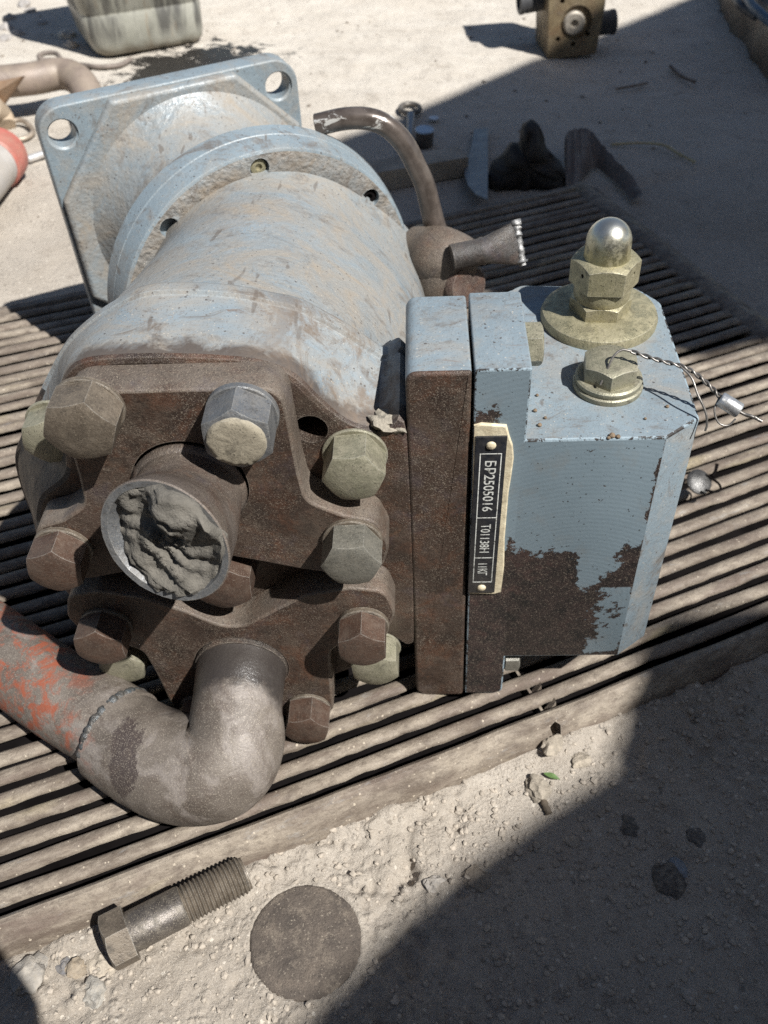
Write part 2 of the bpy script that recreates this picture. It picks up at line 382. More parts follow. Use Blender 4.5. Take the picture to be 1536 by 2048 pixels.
def slat():
    t = NT('dusty_grille_steel')
    st = (.30, 1, 1)
    c = t.mix(t.rng(t.noise(14, 7, .75, .3, st), .38, .62), (.12, .092, .07), (.30, .252, .198))
    c = t.mix(t.mul(t.rng(t.noise(22, 5, .65, .4, st), .52, .68), .6), c, (.105, .07, .058))
    c = t.mix(t.mul(t.rng(t.noise(30, 4, .6, .3, st), .58, .70), .5), c, (.36, .30, .18))
    c = t.mix(t.mul(t.rng(t.noise(9, 5, .7, .3, st), .60, .70), .5), c, (.27, .27, .27))
    c = t.mix(t.mul(t.rng(t.noise(4.0, 7, .8, .2, (.5, 1, 1)), .49, .63), .7), c, (.09, .068, .052))
    c = t.mix(t.mul(t.rng(t.noise(45, 4, .6, .4, (.3, 1, 1)), .5, .62), .5), c, (.13, .10, .08))
    c = t.mix(t.mul(t.edge(.8), .45), c, (.42, .37, .30))
    c = t.mix(t.mul(t.specks(1.5, .05), .8), c, (.48, .41, .32)); c = t.mix(t.mul(t.rng(t.noise(.9, 3, .7), .55, .68), .5), c, (.10, .08, .062))
    t.bump([(t.noise(1.5, 5, .75), .6), (t.noise(7, 3), .5)])
    return t.out(c, t.rng(t.noise(6, 5, .7), .35, .65, .5, .85), .1)
M['slat'] = slat()
M['dark'] = plain('black_grime_gap_shade', (.007, .006, .006), 1.0)  # dead black of small dark parts, and painted darkness in the slat gaps
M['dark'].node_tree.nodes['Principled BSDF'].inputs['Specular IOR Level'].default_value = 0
M['plate_black'] = plain('black_enamel', (.012, .013, .017), .35, 0, .3, 5, .05, .12, (.2, .18, .15), .6)
M['letter'] = (lambda t: t.out(t.mix(t.rng(t.noise(1.6, 5, .75), .52, .62), (.60, .60, .56), (.12, .115, .10)), .6))(NT('worn_white_engraving'))
M['cream'] = plain('cream_sealant', (.60, .53, .38), .55, 0, .25, 6, .4, .5, (.36, .26, .15), 1)
M['wire'] = plain('steel_wire', (.20, .185, .17), .4, .7, .4, 3, .05)
M['torn'] = plain('torn_steel', (.26, .255, .25), .45, .7, .5, 3, .6)
M['lead'] = plain('lead_seal', (.55, .55, .55), .38, .85, .2, 3, .15)
M['chrome_pipe'] = (lambda t: t.out(t.mix(t.mul(t.rng(t.noise(8, 6, .75, .6, (.5, 1, 1)), .58, .62), t.rng(t.math('ADD', t.axis(0), t.rng(t.noise(14, 3), .2, .8, -.008, .008)), -.060, -.064)), t.mix(t.rng(t.noise(12, 4), .4, .6), (.085, .068, .058), (.14, .115, .10)), (.62, .60, .56)), .26, .45))(NT('worn_painted_tube'))
M['crumb'] = plain('dry_clay', (.335, .288, .236), .95, 0, .3, 6, .6, 0, grain=.8)

M['shaded_grime'] = rust('grimy_shaded_casting', (.022, .021, .022), .2, .6, .35)  # oily black with the shade of clamp and bolts painted in
# ------------------------------------------------------------------ the pump: own frame, x right, y away, z up, regulator front at y = 0
PU = Vector((.9988, -.01996, .04466)); PD = Vector((.01993, .9998, .00105)); PV = Vector((-.04467, -.00016, .999))
PO = Vector((61.52, 299.98, CAM_H-257.3)) - PV*193
pump = empty('hydraulic_pump', PO*MM, Matrix((PU, PD, PV)).transposed())
tag(pump, 'dusty blue-grey hydraulic pump with brown bolted pipe flanges lying on the slatted grille', 'hydraulic pump')
def P(a, b, c): return Vector((a, c, b+193))
FR = lambda a, b, c: P(a, b, c)                  # prism mapper for outlines drawn in the front plane

# end cap: lofted casting
o0 = [(-50, 2), (-64, 6), (-77, 12), (-88, 25), (-96, 36), (-108, 43), (-124, 46), (-142, 47.5), (-162, 48), (-180, 46.5), (-190, 40), (-197, 27), (-201, 8), (-207, -14), (-224, -30), (-233, -60), (-231, -95), (-222, -125), (-205, -152), (-182, -172), (-158, -181), (-127, -181), (-99, -174), (-78, -160), (-62, -140), (-50, -135)]
o1 = [(-50, 6), (-63, 15), (-77, 27), (-88, 35), (-98, 41.5), (-110, 45), (-126, 49), (-144, 51), (-164, 50.5), (-181, 43), (-194, 34.5), (-206, 24.5), (-217, 11), (-229, -6), (-241, -24), (-253, -48), (-255, -92), (-242, -130), (-216, -160), (-187, -179), (-160, -189), (-126, -189), (-97, -181), (-75, -165), (-59, -143), (-50, -137)]
def ring2(o, c, k=5): return [P(p.x, p.y, c) for p in catmull([(x, y, 0) for x, y in o], k, True)]
def lerp(oa, ob, t, ins=0):
    r = [Vector((a[0]*(1-t)+b[0]*t, a[1]*(1-t)+b[1]*t)) for a, b in zip(oa, ob)]
    return [(p.x, p.y) for p in (inset(r, ins) if ins else r)]
mb = MB()
mb.loft([ring2(lerp(o0, o1, t, ins), c) for t, ins, c in ((0, 3.0, 0), (0, .9, .8), (0, 0, 2.6), (.12, 0, 7), (.45, 0, 22), (.8, 0, 36), (.9, 0, 40), (.93, 1.3, 41), (.96, 1.3, 42.5), (1, -.3, 43.6), (1, -.2, 49), (1, .8, 51.8), (1, 2.2, 53), (1, 5.0, 53.3), (1, 5.6, 55))],
        True, True, [1, 1, 0, 0, 0, 0, 0, 0, 0, 0, 0, 0, 0, 0], 1, 0)
cap = mb.build('end_cap', [M['blue'], M['rust']], pump, 40)
cut = MB(); lathe(cut, [(7.4, -3), (7.4, 30)], P(-92.5, 8.5, 0), (0, 1, 0), 24, 1)
boolean(cap, cut)
cap.data.materials.append(M['shaded_grime'])
for p in cap.data.polygons:                      # left flank: oil grime, with the clamp's shade put into the colour
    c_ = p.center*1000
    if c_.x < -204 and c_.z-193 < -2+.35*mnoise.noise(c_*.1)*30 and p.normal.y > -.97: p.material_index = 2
# dirt lump where the cap meets the pad
mb = MB(); bmi = bmesh.new(); bmesh.ops.create_icosphere(bmi, subdivisions=3, radius=1)
for v in bmi.verts:
    q = v.co*(1+.5*mnoise.noise(v.co*1.7)+.35*mnoise.noise(v.co*4.3)); mb.v.append(tuple(P(-58+q.x*8.5, 7.5+q.z*3.6-q.x*1.5, 5+q.y*6)))
for f in bmi.faces: mb.face([v.index for v in f.verts])
bmi.free()
mb.build('dirt_crust', plain('grey_dirt_crust', (.26, .23, .185), .95, 0, .4, 3, 1.0, 0, grain=.6), pump, 60)

# pad of the cap and the regulator beside it
mb = MB(); prism(mb, rpoly([(-51.5, -193, 7), (-24.6, -193, 2), (-24.6, 36.8, 1.2), (-51.5, 36.8, 5)]), -.4, 58, FR, 1.6, 2.5, 0, 1, 1, 0, 3)
mb.build('mounting_pad', [M['blue_clean'], M['rust'], M['rust_top']], pump, 40)
mb = MB(); prism(mb, rpoly([(-23.4, -191.2, .8), (-2.2, -191.2, 4), (-.4, 37.6, .9), (-23.4, 37.6, .9)]), -.2, 58.5, FR, .9, 2, 0, 2, 1)
fl = mb.build('regulator_flange', [M['blue_clean'], M['peel'], M['chip']], pump, 40)
pl = rpoly([(-12, -.2, 0), (59, -.2, 1.0), (75.6, 12.5, 1.2), (76.2, 104, 9), (66, 119, 7), (8, 124, 6), (-.2, 118, 0), (-12, 57, 0)], 4)
TOPM = lambda x, y, z: P(x, z, y)
mb = MB(); prism(mb, pl, 0, -156, TOPM, 1.1, .8, 0, 2, 0, 0)
blk = mb.build('regulator_block', [M['blue_clean'], M['peel'], M['chip']], pump, 25)
for p in blk.data.polygons:
    if p.normal.y < -.98: p.material_index = 1
boolean_join(fl, blk); fl.name = 'regulator_block'; fl.data.name = 'regulator_block'
mb = MB()                                        # crumbs of soil on the block edge
for (a, b, c, r) in ((36, .3, 1.2, 1.5), (38.5, .2, .6, 1.1), (34.5, .0, .2, .9), (6, .6, 9, 1.1), (5, .6, 19, 1.0), (9, .5, 14, .8), (7, .5, 30, .8), (63, .4, 20, .9), (52, .4, 12, .7)):
    lathe(mb, [(.1, -r*.6), (r*.9, -r*.2), (r, r*.3), (r*.5, r*.9), (.1, r)], P(a, b, c), (.2, .1, 1), 7)
mb.build('soil_crumbs', plain('brown_soil', (.16, .115, .075), .95, 0, .4, 2, .5), pump, 20, True)['kind'] = 'stuff'

# name plate
npl = None
e = (P(-7.6, -48, 0)-P(-22, -48, 0)).normalized()
mb = MB(); q = [(-23.1, 9.5), (-20, 10.6), (-9.4, 9.2), (-7.8, 3), (-6.2, -2), (-5.4, -9), (-5.9, -20), (-6.6, -30), (-6.9, -60), (-6.2, -80), (-6.8, -99.5), (-10, -101.2), (-22.6, -100.8), (-22.8, -60)]
prism(mb, [Vector(p) for p in q], -1.6, -.1, FR, .7, 0, 0); seal = mb.build('sealant_bed', M['cream'], pump, 60)
def npm(x, y, z): k = -.0135; return P(-22.3+x-k*(y), 4.2+y, z)        # x 0..14, y 0..-103, slightly tilted plate
mb = MB(); prism(mb, [Vector(p) for p in ((0, 0), (13.4, 0), (13.4, -102.6), (0, -102.6))], -2.6, -1.55, npm, .25, 0, 0)
npl = mb.build('name_plate', M['plate_black'], pump)
for y in (-4.6, -98.6):
    mb = MB(); lathe(mb, [(2.2, 0), (2.1, .5), (1.5, 1.0), (.1, 1.25)], npm(6.7, y, -2.55), (0, -1, 0), 18); mb.build('rivet', M['cream'], npl, 60)
mb = MB(); w = .42
def bar(x0, x1, y0, y1): prism(mb, [Vector(p) for p in ((x0, y0), (x1, y0), (x1, y1), (x0, y1))], -2.68, -2.55, npm, .02, 0, 0)
bar(2.1, 2.1+w, -9.2, -94.5); bar(11.2, 11.2+w, -9.2, -94.5)
for y in (-9.2, -48.6, -76.2, -94.1): bar(2.55, 11.18, y, y-w)
mb.build('engraved_frame', M['letter'], npl)
def text(s, x, y, h, parent, length):
    cu = bpy.data.curves.new('t', 'FONT'); cu.body = s; cu.size = 1; cu.extrude = 0; cu.offset = .008; cu.resolution_u = 3
    ob = bpy.data.objects.new('t', cu); COL.objects.link(ob); bpy.context.view_layer.update()
    me = bpy.data.meshes.new_from_object(ob.evaluated_get(bpy.context.evaluated_depsgraph_get()))
    bpy.data.objects.remove(ob); bpy.data.curves.remove(cu)
    xs = [v.co.x for v in me.vertices]; ys = [v.co.y for v in me.vertices]; x0, x1, y0, y1 = min(xs), max(xs), min(ys), max(ys)
    for v in me.vertices:                        # reading downwards: text right = plate down, text up = plate right
        tx = (v.co.x-x0)/(x1-x0)*length; ty = (v.co.y-y0)/(y1-y0)*h
        v.co = npm(x+ty, y-tx, -2.66)*MM
    me.materials.append(M['letter']); me.name = 'lettering'
    o = bpy.data.objects.new('lettering', me); COL.objects.link(o); o.parent = parent; return o
text('БР2505016', 4.5, -13.5, 5.0, npl, 31); text('Т01138Н', 4.5, -53, 4.6, npl, 19.5); text('11КГ', 4.3, -80.5, 4.6, npl, 8.6)

# pipe clamps
cu = [(-98.5, 45, 10), (-97, 0, 4), (-95.5, -17, 10), (-80, -26, 8), (-66, -30, 9), (-60.5, -46, 13), (-65, -63, 9), (-82, -66, 8), (-104, -61, 6), (-121, -55.5, 6), (-143, -49, 16), (-164, -55.5, 6), (-184, -61, 6), (-204, -66, 8), (-220, -63, 9), (-225, -46, 13), (-219, -30, 9), (-206, -26, 8), (-193, -17, 10), (-191, 0, 4), (-188, 45, 14)]
def clamp(pts, hole, flip=False):
    pl = rpoly(pts, 5); mb = MB(); prism(mb, pl, -18, -.6, FR, 1.3, .6, 1, 1, 0, 0, 3)
    o = mb.build('pipe_clamp', [M['rust'], M['rust_top']], pump, 40)
    c = MB(); lathe(c, [(24.8, -26), (24.8, 5)], P(*hole, 0), (0, 1, 0), 56); boolean(o, c); return o
clamp(cu, (-144, -6))
cl = [(-x if 0 else x, -141-y, r) for x, y, r in cu][::-1]
cl2 = []
for x, y, r in cl:
    if -171 < x < -115 and y > -95: y = y-16 if abs(x+143) < 3 else y-6
    cl2.append((x+1, y, r))
clamp(cl2, (-142.5, -137.5))

# bolts
def hexhead(mb, c, ax, af, h, rot=0, dome=0, rec=0, m=0, n=48):
    e1, e2, a = basis(ax, (0, 0, 1) if abs(Vector(ax).normalized().z) < .9 else (0, 1, 0)); c = Vector(c); R0 = []; R1 = []; R2 = []; R3 = []
    rc = af*.475
    for k in range(n):
        t = rot+2*math.pi*k/n; w = ((2*math.pi*k/n+1e-6) % (math.pi/3))-math.pi/6; r = min(af/2/math.cos(w), af*.5735)
        d = e1*math.cos(t)+e2*math.sin(t); z = h-max(0, r-rc)*.62
        R0.append(c+d*r); R1.append(c+d*r+a*z); R2.append(c+d*rc+a*h); R3.append(c+d*rc*.55+a*(h+dome*.75))
    R4 = [c+a*(h+dome)+(p-c-a*(h+dome*.75))*.05 for p in R3]
    mb.loft([R0, R1, R2, R3, R4], True, True, m)
def bolt(a, b, c, af, h, mat, ax=(0, -1, 0), rot=None, dome=.6, washer=None, name='bolt', parent=None):
    rot = random.uniform(0, 1.05) if rot is None else rot; axv = Vector(ax).normalized(); base = P(a, b, c); wob = 0
    if washer:
        r, t, wm = washer; base2 = base+axv*t
    else: base2 = base
    mb = MB(); hexhead(mb, base2, axv, af, h, rot, dome)
    tilt = Vector((random.uniform(-.02, .02), 0, random.uniform(-.02, .02)))
    o = mb.build(name, mat, parent or pump, 30)
    if washer:
        mb = MB(); lathe(mb, [(r-.4, 0), (r, .4), (r, t-.4), (r-.5, t)], base, axv, 40); mb.build('washer', wm, o, 40)
    return o
W1 = (13.8, 3.0, M['oldbolt'])
bolt(-175.5, 38.5, -18, 26, 15, M['oldbolt'], rot=.15, washer=(14.2, 2.6, M['oldbolt']), dome=1.0)
bolt(-115.5, 33.5, -18, 25.5, 15, M['cutsteel'], rot=.52, washer=(14.6, 3.2, M['cutsteel']), dome=.3)
mb = MB(); lathe(mb, [(11.6, 0), (11.4, 1.0), (9.5, 1.7), (5, 1.5), (.2, 1.8)], P(-115.5, 33.5, -36.1), (0, -1, 0), 36)
for i, p in enumerate(mb.v): mb.v[i] = (p[0]+mnoise.noise(Vector(p)*.3)*.7, p[1]-abs(mnoise.noise(Vector(p)*.5))*.9, p[2]+mnoise.noise(Vector(p)*.4+Vector((9, 0, 0)))*.7)
mb.build('clay_cake', M['drybolt'], pump, 60)
bolt(-210, -43, -18, 23.5, 14, M['redbolt'], rot=.35, washer=(13.4, 2.6, M['oldbolt']), dome=1.0)
bolt(-77.2, -41, -18, 23.5, 14.5, M['grey_bolt'], rot=.05, washer=(13.6, 2.6, M['oldbolt']))
bolt(-141, -70.5, 0, 27, 22, M['redbolt'], rot=.45, washer=None, dome=1.2)
bolt(-205, -100.5, -18, 23.5, 14, M['redbolt'], rot=.45, washer=(13.2, 2.4, M['oldbolt']), dome=.8)
bolt(-76, -102, -18, 22.5, 15, M['redbolt'], rot=.52, washer=(12.8, 3, M['oldbolt']), dome=.6)
bolt(-111, -176, -18, 22.5, 15, M['redbolt'], rot=.25, washer=(12.4, 2.2, M['oldbolt']), dome=.6)
bolt(-171, -176, -18, 22.5, 15, M['redbolt'], rot=.1, washer=(12.4, 2.2, M['oldbolt']))
bolt(-74.5, -5.5, 0, 24, 15.5, M['zinc'], rot=.1, washer=(14.4, 1.6, M['zinc']), dome=1.4)
bolt(-72.5, -145.5, 0, 24, 15.5, M['zinc'], rot=.6, washer=(13.6, 1.6, M['zinc']), dome=1.4)
bolt(-212, -2, 21, 22, 13, M['zinc'], rot=.3, washer=(13.6, 1.6, M['zinc']), dome=.8)
bolt(-210, -146, 2, 24, 14, M['zinc'], rot=.3, washer=(13.6, 1.6, M['zinc']))
bolt(.2, 20.5, 41, 17.5, 8.5, M['zinc'], ax=(1, 0, 0), rot=.2, washer=None, dome=.5)
bolt(-1.0, -168, 10, 16, 8.0, M['grey_bolt'], ax=(1, 0, 0), rot=.52, dome=.3)

# pipes on the clamps
def sections(mb, secs, n=48, m=0, cap0=True, cap1=True):      # (centre, normal, radius)
    rings = []
    for c, nn, r in secs:
        nn = Vector(nn).normalized(); up = Vector((0, 0, 1)); e1 = up.cross(nn).normalized(); e2 = nn.cross(e1); rings.append(circ(c, e1, e2, r, n))
    mb.loft(rings, cap0, cap1, m); return rings
mb = MB(); S = [(P(-144, -6, -8), (0, -1, 0), 22.3), (P(-144, -6, -26), (0, -1, 0), 22.6), (P(-144.3, -4.5, -36), (-.05, -1, .08), 23.8), (P(-144.3, -1, -46), (-.12, -1, .18), 25.2), (P(-143.9, 2.2, -52), (-.18, -1, .25), 25.6)]
OPN = Vector((-.28, -1, .25)).normalized(); OPC = P(-142.6, 10.5, -66.5)
rs = sections(mb, S+[(OPC, OPN, 27.0)], cap1=False)
e1 = Vector((0, 0, 1)).cross(OPN).normalized(); e2 = OPN.cross(e1)
mb2 = [circ(OPC+OPN*.4, e1, e2, 25.6), circ(OPC+OPN*.5, e1, e2, 22.2)]
i0 = len(mb.v)
outer = circ(OPC, e1, e2, 27.0, 48); nk = [.35*mnoise.noise(Vector((i*.8, 2, 0))) for i in range(48)]; l1 = [p+OPN*nk[i] for i, p in enumerate(circ(OPC+OPN*.5, e1, e2, 26.5, 48))]; l2 = [p+OPN*nk[(i*5) % 48]*1.5 for i, p in enumerate(circ(OPC+OPN*.2, e1, e2, 23.9, 48))]; inn = circ(OPC-OPN*5, e1, e2, 20.5, 48)
mb.loft([outer, l1, l2, inn], False, True, [0, 1, 1])
mb.build('cut_pipe', [M['pipe'], M['cutsteel']], pump, 40)
mb = MB(); lathe(mb, [(22.2, -1), (23.6, .2), (24.4, 2), (23.2, 4), (22.2, 5)], P(-144, -6, -18.2), (0, -1, 0), 48)
mb.build('weld_seam', M['pipe'], pump, 60)
# clay plug: rough disc in the mouth of the pipe
clay = MB(); NR, NA = 26, 64; ringsC = []
for i in range(NR+1):
    r0 = 23.7*i/NR; row = []
    for k in range(NA):
        t = 2*math.pi*k/NA; da = abs((t-.85+math.pi) % (2*math.pi)-math.pi); ov = max(0, 1-(da/1.05)**2); r = r0*(1+.17*ov); x, y = r*math.cos(t), r*math.sin(t); q = Vector((x, y, 0))
        rim = max(0, (r0-17)/5.7)
        wav = math.sin(.20*x+.34*y+3.2*mnoise.noise(q*.06)+1.0)
        h = -1.4+3.6*mnoise.noise(q*.075+Vector((3, 1, 0)))+2.6*(1-abs(wav))**1.0-1.9*max(0, 1-abs(wav-.0)*3.5)+1.4*mnoise.noise(q*.22)+.6*mnoise.noise(q*.7)+.35*mnoise.noise(q*1.6)
        h += 7.5*max(0, 1-((x-7)**2+(y-15)**2)/120.)+2.2*rim*mnoise.noise(q*.3+Vector((7, 0, 0)))
        h += -3.5*rim*max(0, 1-((x+17)**2+(y-3)**2)/190.)
        h += ov*(r0/23.7)**2*6.5-(3.5 if ov > 0 and i == NR else 0)
        row.append(OPC+e1*x+e2*y+OPN*h)
    ringsC.append(row)
for i in range(1, NR+1):
    pass
base = [clay.add(r) for r in ringsC]
for i in range(NR):
    for k in range(NA):
        a, b = k, (k+1) % NA
        clay.face((base[i]+a, base[i]+b, base[i+1]+b, base[i+1]+a))
edge = clay.add([OPC-OPN*6+e1*(18*math.cos(2*math.pi*k/NA))+e2*(20*math.sin(2*math.pi*k/NA)) for k in range(NA)])
for k in range(NA): a, b = k, (k+1) % NA; clay.face((base[-1]+a, base[-1]+b, edge+b, edge+a))
clay.face([edge+k for k in range(NA)])
pl_root = clay.build('clay_plug', M['clay'], None, 75); pl_root.matrix_world = pump.matrix_world.copy()
bpy.context.view_layer.update()
tag(pl_root, 'grey crumpled clay plug packed into the open mouth of the cut upper pipe', 'clay plug')

mb = MB(); tube(mb, [P(-142.5, -137.5, -4), P(-142.5, -137.5, -12), P(-142.5, -137.7, -20)], [24.4, 24.5, 24.2], 48); mb.build('pipe_neck', rust('oily_black_rust', (.045, .033, .027), .25, .9, .9), pump, 60)
mb = MB(); EP = [P(-142.5, -137.6, -16), P(-142.5, -138.5, -27), P(-143.0, -143.5, -41), P(-144.5, -153.5, -53), P(-153, -162, -61), P(-171, -166, -61.5), P(-191, -167, -54), P(-213, -167, -41)]
tube(mb, EP, [23.6, 23.2, 23.4, 26.2, 28.4, 28.3, 27.2, 25.8], 48, k=8, wob=.003); mb.build('pipe_elbow', M['elbow'], pump, 60)
mb = MB(); tube(mb, [P(-206, -167, -41), P(-252, -166, -14), P(-300, -164, 18), P(-360, -160, 58)], [24.4, 24.2, 23.8, 23.5], 48, k=6); mb.build('long_pipe', M['elbow'], pump, 60)
def bead(pts, r, name='weld_bead'):
    mb = MB(); Q = catmull(pts, 7); 
    tube(mb, [p+Vector((mnoise.noise(p*.4), mnoise.noise(p*.4+Vector((5, 0, 0))), mnoise.noise(p*.4+Vector((0, 5, 0)))))*1.0 for p in Q], [r*(.85+.22*mnoise.noise(Vector((i*.6, r, 0)))) if 0 < i < len(Q)-1 else .3 for i in range(len(Q))], 10, smooth=False)
    mb.build(name, M['weld'], pump, 70)
def around(c, n, r, a0, a1, k=8):
    n = Vector(n).normalized(); f1 = Vector((0, 0, 1)).cross(n).normalized(); f2 = n.cross(f1)
    return [c+f1*(r*math.cos(a0+(a1-a0)*i/k))+f2*(r*math.sin(a0+(a1-a0)*i/k)) for i in range(k+1)]
bead(around(P(-212, -167, -40.5), (-.86, .5, 0), 24.4, .1, 1.6, 10), 2.8)
bead(around(P(-212, -167, -40.5), (-.86, .5, 0), 24.4, 1.7, 3.4, 10), 3.0)
bead(around(P(-149, -155.5, -54), (.62, .45, .64), 26.6, -1.2, .0, 7), 2.1)

# ring flange, barrel and mounting flange on the bent shaft axis
TH = math.radians(27); RX = Vector((-math.sin(TH), math.cos(TH), 0)); RA = Vector((math.cos(TH), math.sin(TH), 0)); RU = Vector((0, 0, 1)); RC = P(-139, -64, 219)
def R(x, y, s): return RC+RA*x+RU*y+RX*s
def lring(prof, n=96, **k):
    mb = MB(); mb.loft([[R(r*math.cos(2*math.pi*i/n), r*math.sin(2*math.pi*i/n), s) for i in range(n)] for r, s in prof], True, True, **k); return mb
mb = lring([(70, 6), (79, 1.5), (83, .3), (96.2, 0), (98, .9), (98.9, 3), (101, 12.6), (101.2, 13.4), (100.6, 13.9), (101.4, 14.5), (103.2, 24), (102.4, 26), (99, 27), (72, 27)], m=[1, 1, 1, 0, 0, 0, 0, 0, 0, 0, 0, 0, 0])
rg = mb.build('ring_flange', [M['blue_clean'], M['blue_cast']], pump, 30)
cut = MB()
for k in range(7):
    a = math.radians(89-53*k); p = R(88*math.cos(a), 88*math.sin(a), 0); lathe(cut, [(6.0, -4), (6.0, 8)], p, RX, 20, 0)
boolean(rg, cut)
for k in range(7):
    a = math.radians(89-53*k)
    if k == 1 or k == 0:
        mb = MB(); lathe(mb, [(4.9, 0), (4.9, 4), (3.4, 4.8), (2.2, 4.8), (2.0, 3), (.1, 3)], R(88*math.cos(a), 88*math.sin(a), 6.8), -RX, 18); mb.build('socket_screw', M['brass'] if k == 0 else M['dark'], rg, 35)
# barrel between the cap and the ring
NB = 96; rows = []
for i in range(15):
    t = i/14; c0 = P(-146, -68, 50); c1 = R(0, 0, 6); p = c0.lerp(c1, t)
    ex = Vector((1, 0, 0)).lerp(RA, t).normalized()
    ra = 97*(1-t)+80.5*t; rb = 112*(1-t)+80.5*t
    fl_ = max(0, (t-.80)/.2)**2.0*5; bz = -1.5*math.sin(math.pi*t)
    sh = lambda a: 1+.34*max(0, math.cos(a+.27))**5*min(1, t*1.6)
    rows.append([p+ex*((ra+fl_+bz)*sh(2*math.pi*k/NB)*math.cos(2*math.pi*k/NB))+RU*((rb+fl_+bz)*sh(2*math.pi*k/NB)*math.sin(2*math.pi*k/NB)) for k in range(NB)])
mb = MB(); mb.loft(rows); mb.build('barrel', M['blue_sand'], pump, 60)
# neck flaring into the mounting flange
mb = lring([(70, 22), (74, 26), (68, 36), (64, 60), (62.5, 88), (63.5, 104), (66, 115), (70, 124.5), (75, 132), (80.5, 138), (86, 142.6)]); mb.build('neck', M['blue_sand'], pump, 60)
fo = rpoly([(84, 93, 18), (-102, 93, 18), (-102, -95, 18), (84, -95, 18)], 7)
mb = MB(); prism(mb, fo, 148.5, 166, R, 1.4, .8, 0, 0, 0, 0, 3); mf = mb.build('mounting_flange', [M['blue_clean']], pump, 35)
cut = MB()
for x in (-87, 69):
    for y in (74.5, -76): lathe(cut, [(10.6, -4), (10.6, 1.2), (9.2, 2.2), (9.2, 30)], R(x, y, 148.5), RX, 32)
boolean(mf, cut)
bo = rpoly([(80.5, 47, 3), (37, 91.2, 3), (-52, 91.2, 3), (-100, 31, 3), (-100, -45, 3), (-52, -92, 3), (37, -92, 3), (80.5, -45, 3)], 3)
mb = MB(); prism(mb, bo, 142, 149.5, R, 3.0, 0, 0, 0, 0, 0, 3); mb.build('flange_boss', M['blue_sand'], pump, 50)

# sight cap (acorn nut) on its disc and the plug
UPA = (0, 0, 1); dc = P(43, 0, 91)
mb = MB(); lathe(mb, [(28.3, -.5), (28.5, 2.5), (27.6, 4.6), (25, 5.7), (12, 6.1)], dc, UPA, 72); disc = mb.build('cap_disc', M['brass'], pump, 40)
mb = MB(); hexhead(mb, P(43, 5.9, 91), UPA, 26, 7.4, .95); mb.build('lock_nut', M['brass'], pump, 30)
mb = MB(); lathe(mb, [(13.0, 13), (13.6, 14.5), (13.6, 20.5), (13.0, 21.4)], dc, UPA, 48); mb.build('collar', M['brass'], pump, 40)
mb = MB(); hexhead(mb, P(43, 21, 91), UPA, 28.6, 13.2, .95, 1.2); an = mb.build('acorn_nut', M['brass'], pump, 30)
for ang in (-.55, 3.75):
    cut = MB(); dd = Vector((math.cos(ang), math.sin(ang), 0)); lathe(cut, [(1.1, 0), (1.1, 8)], P(43, 29, 91)+dd*11.5, dd, 10); boolean(an, cut)
mb = MB(); lathe(mb, [(11.2, 34), (10.6, 35.2), (10.5, 42)]+[(10.5*math.cos(t*math.pi/24), 42+10.8*math.sin(t*math.pi/24)) for t in range(1, 13)], dc, UPA, 48); mb.build('dome', M['dome'], an, 60)
pc = P(39.3, 0, 36.5)
mb = MB(); hexhead(mb, P(39.3, 6.2, 36.5), UPA, 22.5, 8.6, .42, .9); pg = mb.build('hex_plug', M['zinc'], pump, 30)
mb = MB(); lathe(mb, [(15.4, -.3), (15.7, .8), (15.7, 2.6), (15, 3.1)], pc, UPA, 48); lathe(mb, [(14.5, 3.0), (14.9, 3.6), (14.9, 5.6), (14, 6.3)], pc, UPA, 48); mb.build('washer', M['zinc'], pg, 40)

# seal wire with its lead seal (hangs from the plug)
sw = empty('seal_wire', PO*MM, Matrix((PU, PD, PV)).transposed()); tag(sw, 'twisted steel seal wire with small lead seal looped through the hex plug', 'seal wire')
A = [P(33.5, 9, 25.6), P(36, 14, 28.5), P(39, 19.5, 32), P(42.5, 21.5, 33.6), P(46.5, 21.0, 33.2)]
B_ = catmull([P(46.5, 21.0, 33.2), P(54, 20, 29.7), P(61, 19.2, 27), P(68.4, 18, 24.6), P(74, 15.5, 21.5), P(79, 12.5, 17.5), P(82.5, 10, 13.5)], 8)
mb = MB(); tube(mb, A, .55, 8)
for ph in (0, math.pi):
    L = []
    for i, p in enumerate(B_):
        d = (B_[min(i+1, len(B_)-1)]-B_[max(0, i-1)]).normalized(); f1, f2, _ = basis(d); t = i*.62+ph; L.append(p+f1*(.62*math.cos(t))+f2*(.62*math.sin(t)))
    tube(mb, L, .52, 7, smooth=False)
tube(mb, [P(66, 18.6, 25.5), P(70.5, 16, 20), P(73, 11, 15), P(76.5, 5, 10.5), P(77.6, 0, 8), P(77.2, -3, 7)], .5, 7)
tube(mb, [P(82, 10, 13.5), P(80, 6, 10), P(82, 1.5, 7), P(86, .5, 6.2), P(89, 3, 7.5)], .42, 7)
tube(mb, [P(88.5, 6.8, 9.2), P(92, 5.5, 7.5), P(95, 5.3, 6), P(99, 3.8, 4.5)], .75, 7); tube(mb, [P(88.5, 6.8, 9.4), P(93, 5.0, 7), P(96, 5.3, 5.6), P(98, 3.9, 4.8)], .6, 7)
mb.build('wire', M['wire'], sw, 60)
mb = MB(); ax = (P(90, 6.5, 8.6)-P(82.3, 9.6, 13.2)).normalized(); lathe(mb, [(3.0, 0), (3.4, .5), (3.4, 9.2), (3.0, 9.8)], P(82.3, 9.6, 13.2), ax, 24)
for i, p in enumerate(mb.v): mb.v[i] = (p[0], p[1], p[2]+mnoise.noise(Vector(p)*.6)*.25)
mb.build('lead_seal', M['lead'], sw, 40)
sw2 = empty('seal_tag', PO*MM, Matrix((PU, PD, PV)).transposed()); tag(sw2, 'small dark seal disc with wire loop on the slats right of the block', 'seal')
